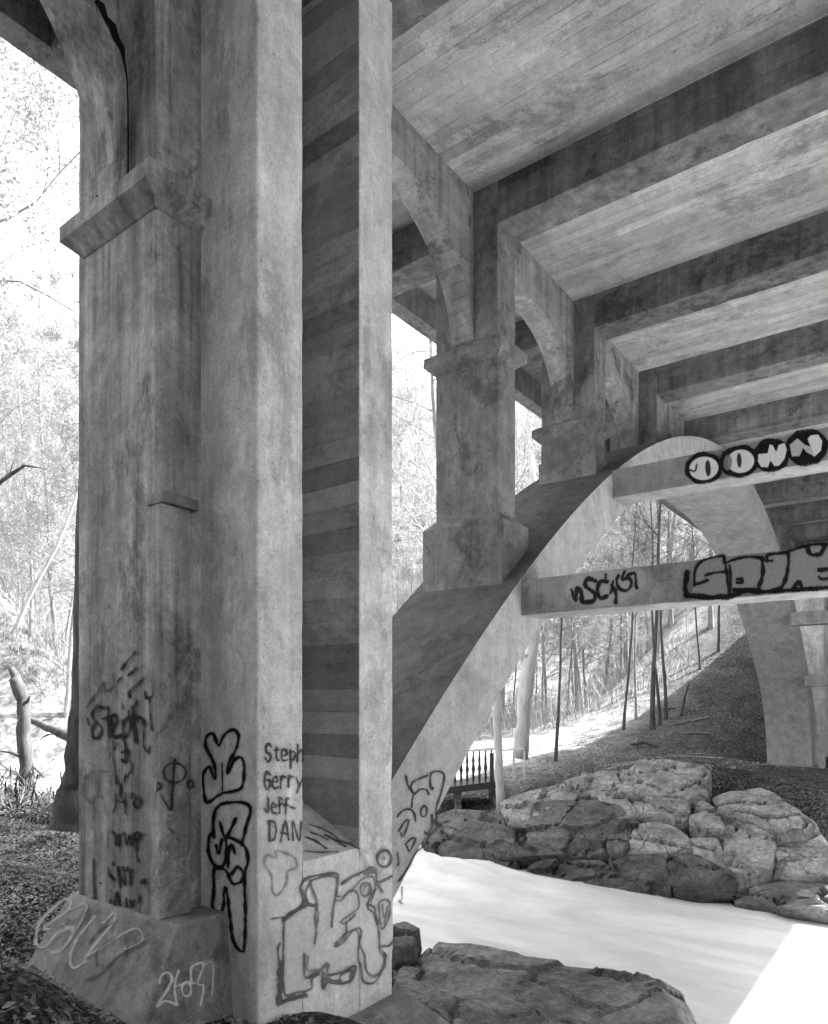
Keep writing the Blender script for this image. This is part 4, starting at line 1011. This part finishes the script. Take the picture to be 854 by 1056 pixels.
def log(name, pts_m, rads, mat, label, cat, sides=10, stubs=0, seed=0, group=None):
    t = Tube(); P = [Vector(p) for p in pts_m]
    fine = []; fr = []
    R_ = random.Random(seed)
    for i in range(len(P) - 1):
        for k in range(4):
            f = k / 4; fine.append(P[i].lerp(P[i + 1], f) + Vector((R_.gauss(0, 1), R_.gauss(0, 1), R_.gauss(0, 1))) * rads[i] * 0.09); fr.append((rads[i] * (1 - f) + rads[i + 1] * f) * R_.uniform(.9, 1.1))
    fine.append(P[-1]); fr.append(rads[-1])
    t.path(fine, fr, sides)
    n = len(t.v); t.f.append(tuple(range(sides))[::-1]); t.f.append(tuple(range(n - sides, n)))
    for k in range(stubs):
        i = R_.randrange(1, len(fine) - 1); d = Vector((R_.gauss(0, 1), R_.gauss(0, 1), abs(R_.gauss(0, 1)))).normalized()
        q = [fine[i]]; l = R_.uniform(0.25, 0.9)
        for s_ in range(4): d = (d + Vector((R_.gauss(0, .3), R_.gauss(0, .3), R_.gauss(0, .3)))).normalized(); q.append(q[-1] + d * l / 4)
        t.path(q, [fr[i] * .4, fr[i] * .3, fr[i] * .22, fr[i] * .15, fr[i] * .05], 5)
    me = t.mesh(name, mat); o = link(name, me); tag(o, label, cat, group); return o
def P_at(px, py, d): return tuple(ray(px, py) * d * S)
# pale trunks behind the near rib
pb = M['palebark']
log('leaning_trunk', [P_at(537, 782, 4.6), P_at(540, 735, 4.6), P_at(546, 690, 4.55), P_at(551, 640, 4.5), P_at(556, 560, 4.5), P_at(548, 470, 4.5)], [.26, .24, .24, .21, .17, .1], pb, 'thick pale leaning tree trunk behind the near rib', 'tree', 12, 3, 3)
log('standing_trunk', [P_at(516, 838, 3.35), P_at(514, 780, 3.35), P_at(512, 730, 3.35), P_at(511, 660, 3.35), P_at(509, 560, 3.4)], [.115, .10, .10, .095, .05], pb, 'straight pale bare trunk rising through the footbridge railing', 'tree', 10, 1, 4)
# left foreground woodland debris
log('broken_snag', [P_at(30, 850, 3.1), P_at(27, 800, 3.1), P_at(25, 760, 3.1), P_at(24, 725, 3.1), P_at(18, 705, 3.1), P_at(11, 688, 3.1)], [.20, .16, .15, .14, .15, .06], dk, 'dark broken snag leaning left at the wood edge', 'dead tree', 12, 3, 5)
log('fallen_log', [P_at(20, 738, 3.4), P_at(45, 748, 3.3), P_at(62, 756, 3.2), P_at(90, 765, 3.1)], [.06, .10, .13, .16], dk, 'dark fallen log propped between the snag and the pier', 'log', 10, 7, 6)
log('tree_trunk', [P_at(66, 872, 2.35), P_at(72, 830, 2.35), P_at(78, 780, 2.35), P_at(83, 730, 2.35), P_at(87, 600, 2.35), P_at(93, 400, 2.35), P_at(100, 160, 2.4)], [.36, .24, .18, .16, .15, .13, .10], dk, 'dark flared tree trunk half hidden behind the pier', 'tree', 14, 0, 7)
log('dead_limb', [P_at(-10, 505, 2.9), P_at(10, 490, 2.9), P_at(25, 480, 2.9), P_at(45, 483, 2.9)], [.05, .04, .03, .01], dk, 'dark broken limb poking in from the left edge', 'branch', 8, 2, 8)
log('dead_limb', [P_at(12, 655, 3.3), P_at(38, 600, 3.3), P_at(58, 565, 3.3), P_at(84, 500, 3.3)], [.05, .05, .045, .03], pb, 'pale leaning dead limb rising towards the pier', 'branch', 8, 4, 9)
log('dead_limb', [P_at(-8, 290, 3.0), P_at(20, 290, 3.0), P_at(50, 305, 3.0), P_at(78, 322, 3.0)], [.03, .025, .02, .01], M['bark'], 'thin arching grey limb crossing the pale wood at capital height', 'branch', 6, 5, 10)
log('dead_limb', [P_at(-8, 80, 3.0), P_at(20, 105, 3.0), P_at(50, 125, 3.0), P_at(82, 152, 3.0)], [.03, .03, .025, .012], pb, 'thin pale limb drooping under the deck edge', 'branch', 6, 5, 11)
log('fallen_branch', [tuple(ground_hit(650, 768) * S), tuple((ground_hit(665, 770) + Vector((0, 0, .04))) * S), tuple((ground_hit(678, 772) + Vector((0, 0, .02))) * S)], [.04, .10, .06], dk, 'dark rotten log piece lying on the shaded slope below the trees', 'log', 8, 4, 12)
log('stump', [tuple(ground_hit(703, 738) * S), tuple((ground_hit(703, 738) + Vector((.02, -.02, .17))) * S), tuple((ground_hit(703, 738) + Vector((.05, -.06, .33))) * S)], [.07, .06, .03], dk, 'short leaning dead stake on the shaded slope', 'stump', 8, 0, 13)
Rb = random.Random(17)
for i, (x, y) in enumerate([(2, 815), (14, 800), (40, 800), (52, 812), (8, 830), (34, 822), (62, 803), (20, 790), (48, 792)]):
    p = ground_hit(x, y + 12, 1.0); a = Rb.uniform(-.5, .5); q = p + Vector((math.cos(a + 2.2) * .35, math.sin(a + 2.2) * .35, Rb.uniform(.04, .22))); m_ = p.lerp(q, .5) + Vector((0, 0, .05)) 
    s_ = p - (q - p) * 0.6
    log('fallen_branch', [tuple(s_ * S), tuple(p * S), tuple(m_ * S), tuple(q * S)], [.02, .05, .04, .015], dk, 'tangled dark fallen branch in the brush at the wood edge', 'branch', 7, 9, 20 + i, 'fallen branches heaped at the wood edge')

# ------------------------------------------------------------------ footbridge behind the near rib
fb = empty('footbridge', P_at(500, 832, 3.75)); tag(fb, 'small footbridge with ornate dark iron railing behind the near rib', 'footbridge')
bm = bm_new(); a = ray(436, 822) * 3.75; b = ray(516, 812) * 3.75
def obox(bm, p, q, up, w, side):
    """bar from p to q, height up (z), depth w along side"""
    p, q = Vector(p), Vector(q); sd = side * w; u_ = Vector((0, 0, up))
    a8 = [bm.verts.new(x) for x in (p, q, q + sd, p + sd, p + u_, q + u_, q + sd + u_, p + sd + u_)]
    for f in ((0, 3, 2, 1), (4, 5, 6, 7), (0, 1, 5, 4), (1, 2, 6, 5), (2, 3, 7, 6), (3, 0, 4, 7)): bm.faces.new([a8[i] for i in f])
FWD = Vector((CA, SA, 0))
obox(bm, a, b, 0.035, 0.28, FWD); done(bm, 'walkway', M['iron'], fb)
for x in (470, 509):
    bm = bm_new(); p = ray(x, 845) * 3.76; obox(bm, p, p + Vector((SA, -CA, 0)) * 0.03, 0.14, 0.26, FWD); done(bm, 'support', M['darkrock'], fb)
bm = bm_new(); obox(bm, ray(436, 779) * 3.75, ray(516, 773) * 3.75, 0.012, 0.02, FWD); done(bm, 'handrail', M['palepaint'], fb)
bm = bm_new(); obox(bm, ray(516.3, 775) * 3.75, ray(541, 773) * 3.75, 0.008, 0.012, FWD); done(bm, 'handrail', M['palepaint'], fb)
for x in (529, 540):
    bm = bm_new(); p = ray(x, 804) * 3.75; obox(bm, p, p + Vector((SA, -CA, 0)) * 0.010, 0.15, 0.01, FWD); done(bm, 'post', M['palepaint'], fb)
tb = Tube()
for i in range(11):
    x = 444 + i * 6.3; yb = 815 - (x - 444) * 0.1; p = ray(x, yb) * 3.77 * S; tb = Tube()
    hh = 0.185 * S; tb.path([p + Vector((0, 0, hh * f)) for f in (0, .1, .2, .35, .5, .6, .75, .9, 1)], [.035, .02, .045, .03, .055, .03, .04, .02, .03], 7)
    me = tb.mesh('baluster', M['iron']); link('baluster', me, None, fb)
bm = bm_new(); p = ray(505.5, 818) * 3.74; obox(bm, p, p + Vector((SA, -CA, 0)) * 0.02, 0.21, 0.03, FWD); done(bm, 'post', M['iron'], fb)

# ------------------------------------------------------------------ leaf litter (stuff)
RL = random.Random(3); lv, lf = [], []
def leaf_at(u, v, s_):
    z = height(u, v) * S + 0.015; c = Vector((u * S, v * S, z)); a = Vector((RL.gauss(0, 1), RL.gauss(0, 1), RL.gauss(0, .45))).normalized()
    b = a.cross(Vector((RL.gauss(0, .4), RL.gauss(0, .4), 1))).normalized(); i0 = len(lv)
    k = RL.uniform(.3, .6) * s_
    lv.extend([tuple(c + a * s_), tuple(c + b * k + Vector((0, 0, .012))), tuple(c - a * s_), tuple(c - b * k + Vector((0, 0, RL.uniform(0, .02))))]); lf.append((i0, i0 + 1, i0 + 2, i0 + 3))
for _ in range(20000):
    x = RL.uniform(-40, 90); d = 1.0 + 2.4 * RL.random(); u, v = dir_uv(x, d); leaf_at(u, v, RL.uniform(.015, .04))
for _ in range(15000):
    u = RL.uniform(3.1, 8.6); v = RL.uniform(0.7, 2.8); leaf_at(u, v, RL.uniform(.025, .06))
for _ in range(1500):
    u = RL.uniform(0.9, 1.5); v = RL.uniform(0.3, 1.0); leaf_at(u, v, RL.uniform(.02, .05))
for _ in range(1500):
    u = RL.uniform(0.3, 0.75); v = RL.uniform(0.6, 0.95); leaf_at(u, v, RL.uniform(.02, .05))
lme = bpy.data.meshes.new('leaf_litter'); lme.from_pydata(lv, [], lf)
tag(link('leaf_litter', lme, M['leaf']), 'dead leaves scattered over the banks', 'leaves', None, 'stuff')

RU = random.Random(8); uv_, uf_ = [], []
def stick(u, v, h_):
    z = height(u, v) * S; p = Vector((u * S, v * S, z)); d = Vector((RU.gauss(0, .35), RU.gauss(0, .35), 1)).normalized()
    w = h_ * 0.009 + 0.004
    for k in range(3):
        q = p + d * h_ / 3; sd = Vector((RU.gauss(0, 1), RU.gauss(0, 1), 0)).normalized() * w; i0 = len(uv_)
        uv_.extend([tuple(p - sd), tuple(p + sd), tuple(q + sd * .7), tuple(q - sd * .7)]); uf_.append((i0, i0 + 1, i0 + 2, i0 + 3))
        b = p + (d + Vector((RU.gauss(0, .8), RU.gauss(0, .8), RU.uniform(-.2, .5)))).normalized() * h_ * 0.4; i0 = len(uv_)
        uv_.extend([tuple(p - sd * .5), tuple(p + sd * .5), tuple(b)]); uf_.append((i0, i0 + 1, i0 + 2))
        p = q; d = (d + Vector((RU.gauss(0, .25), RU.gauss(0, .25), 0.05))).normalized(); w *= 0.7
for (xa, xb), n, d0, d1, hh in [((-40, 92), 16000, 3.0, 24, 1.6), ((400, 460), 3500, 6, 28, 2.2), ((470, 790), 16000, 7.5, 28, 2.0)]:
    for _ in range(n):
        x = RU.uniform(xa, xb); d = d0 + (d1 - d0) * RU.random(); u, v = dir_uv(x, d)
        if v < 2.3 or 1.4 < u < 3.0: continue
        if noise.noise(Vector((u * .8, v * .8, 2))) < -0.05 and d < 12: continue
        stick(u, v, RU.uniform(.5, 1.4) * hh)
ume = bpy.data.meshes.new('undergrowth'); ume.from_pydata(uv_, [], uf_)
tag(link('undergrowth', ume, M['twig']), 'fine leafless brush and saplings covering the sunlit hillside', 'brush', None, 'stuff')

# dark brush piled at the wood edge on the left
uv_, uf_ = [], []
for _ in range(2600):
    x = RU.uniform(-45, 70); d = RU.uniform(2.5, 3.7); u, v = dir_uv(x, d)
    if noise.noise(Vector((u * 3, v * 3, 5))) < -0.15: continue
    z = height(u, v) * S; p = Vector((u * S, v * S, z + RU.uniform(0, .45))); d_ = Vector((RU.gauss(0, 1), RU.gauss(0, 1), RU.gauss(0.2, .5))).normalized(); l = RU.uniform(.2, .9)
    for k in range(3):
        q = p + d_ * l / 3; sd = d_.cross(Vector((0, 0, 1))).normalized() * RU.uniform(.006, .02); i0 = len(uv_)
        up_ = Vector((0, 0, sd.length)); uv_.extend([tuple(p - sd), tuple(p + up_), tuple(q + up_), tuple(q - sd), tuple(p + sd), tuple(q + sd)])
        uf_.append((i0, i0 + 1, i0 + 2, i0 + 3)); uf_.append((i0 + 1, i0 + 4, i0 + 5, i0 + 2)); p = q; d_ = (d_ + Vector((RU.gauss(0, .3), RU.gauss(0, .3), RU.gauss(0, .3)))).normalized()
bme = bpy.data.meshes.new('brush_heap'); bme.from_pydata(uv_, [], uf_)
tag(link('brush_heap', bme, M['darkbark']), 'dark tangled brush heaped at the wood edge left of the pier', 'brush', None, 'stuff')

for i in range(9):
    u = RU.uniform(3.8, 7.6); v = RU.uniform(1.4, 2.3); a = RU.uniform(0, 3.1); l = RU.uniform(.08, .22)
    P3 = [(u + math.cos(a) * l * k, v + math.sin(a) * l * k) for k in (-1, 0, 1)]
    log('fallen_branch', [tuple(Vector((x, y, height(x, y) + 0.012)) * S) for x, y in P3], [.05, .04, .02], M['bark'], 'thin broken branch lying on the shaded leaf-covered slope', 'branch', 7, 4, 60 + i, 'branches littering the shaded slope')
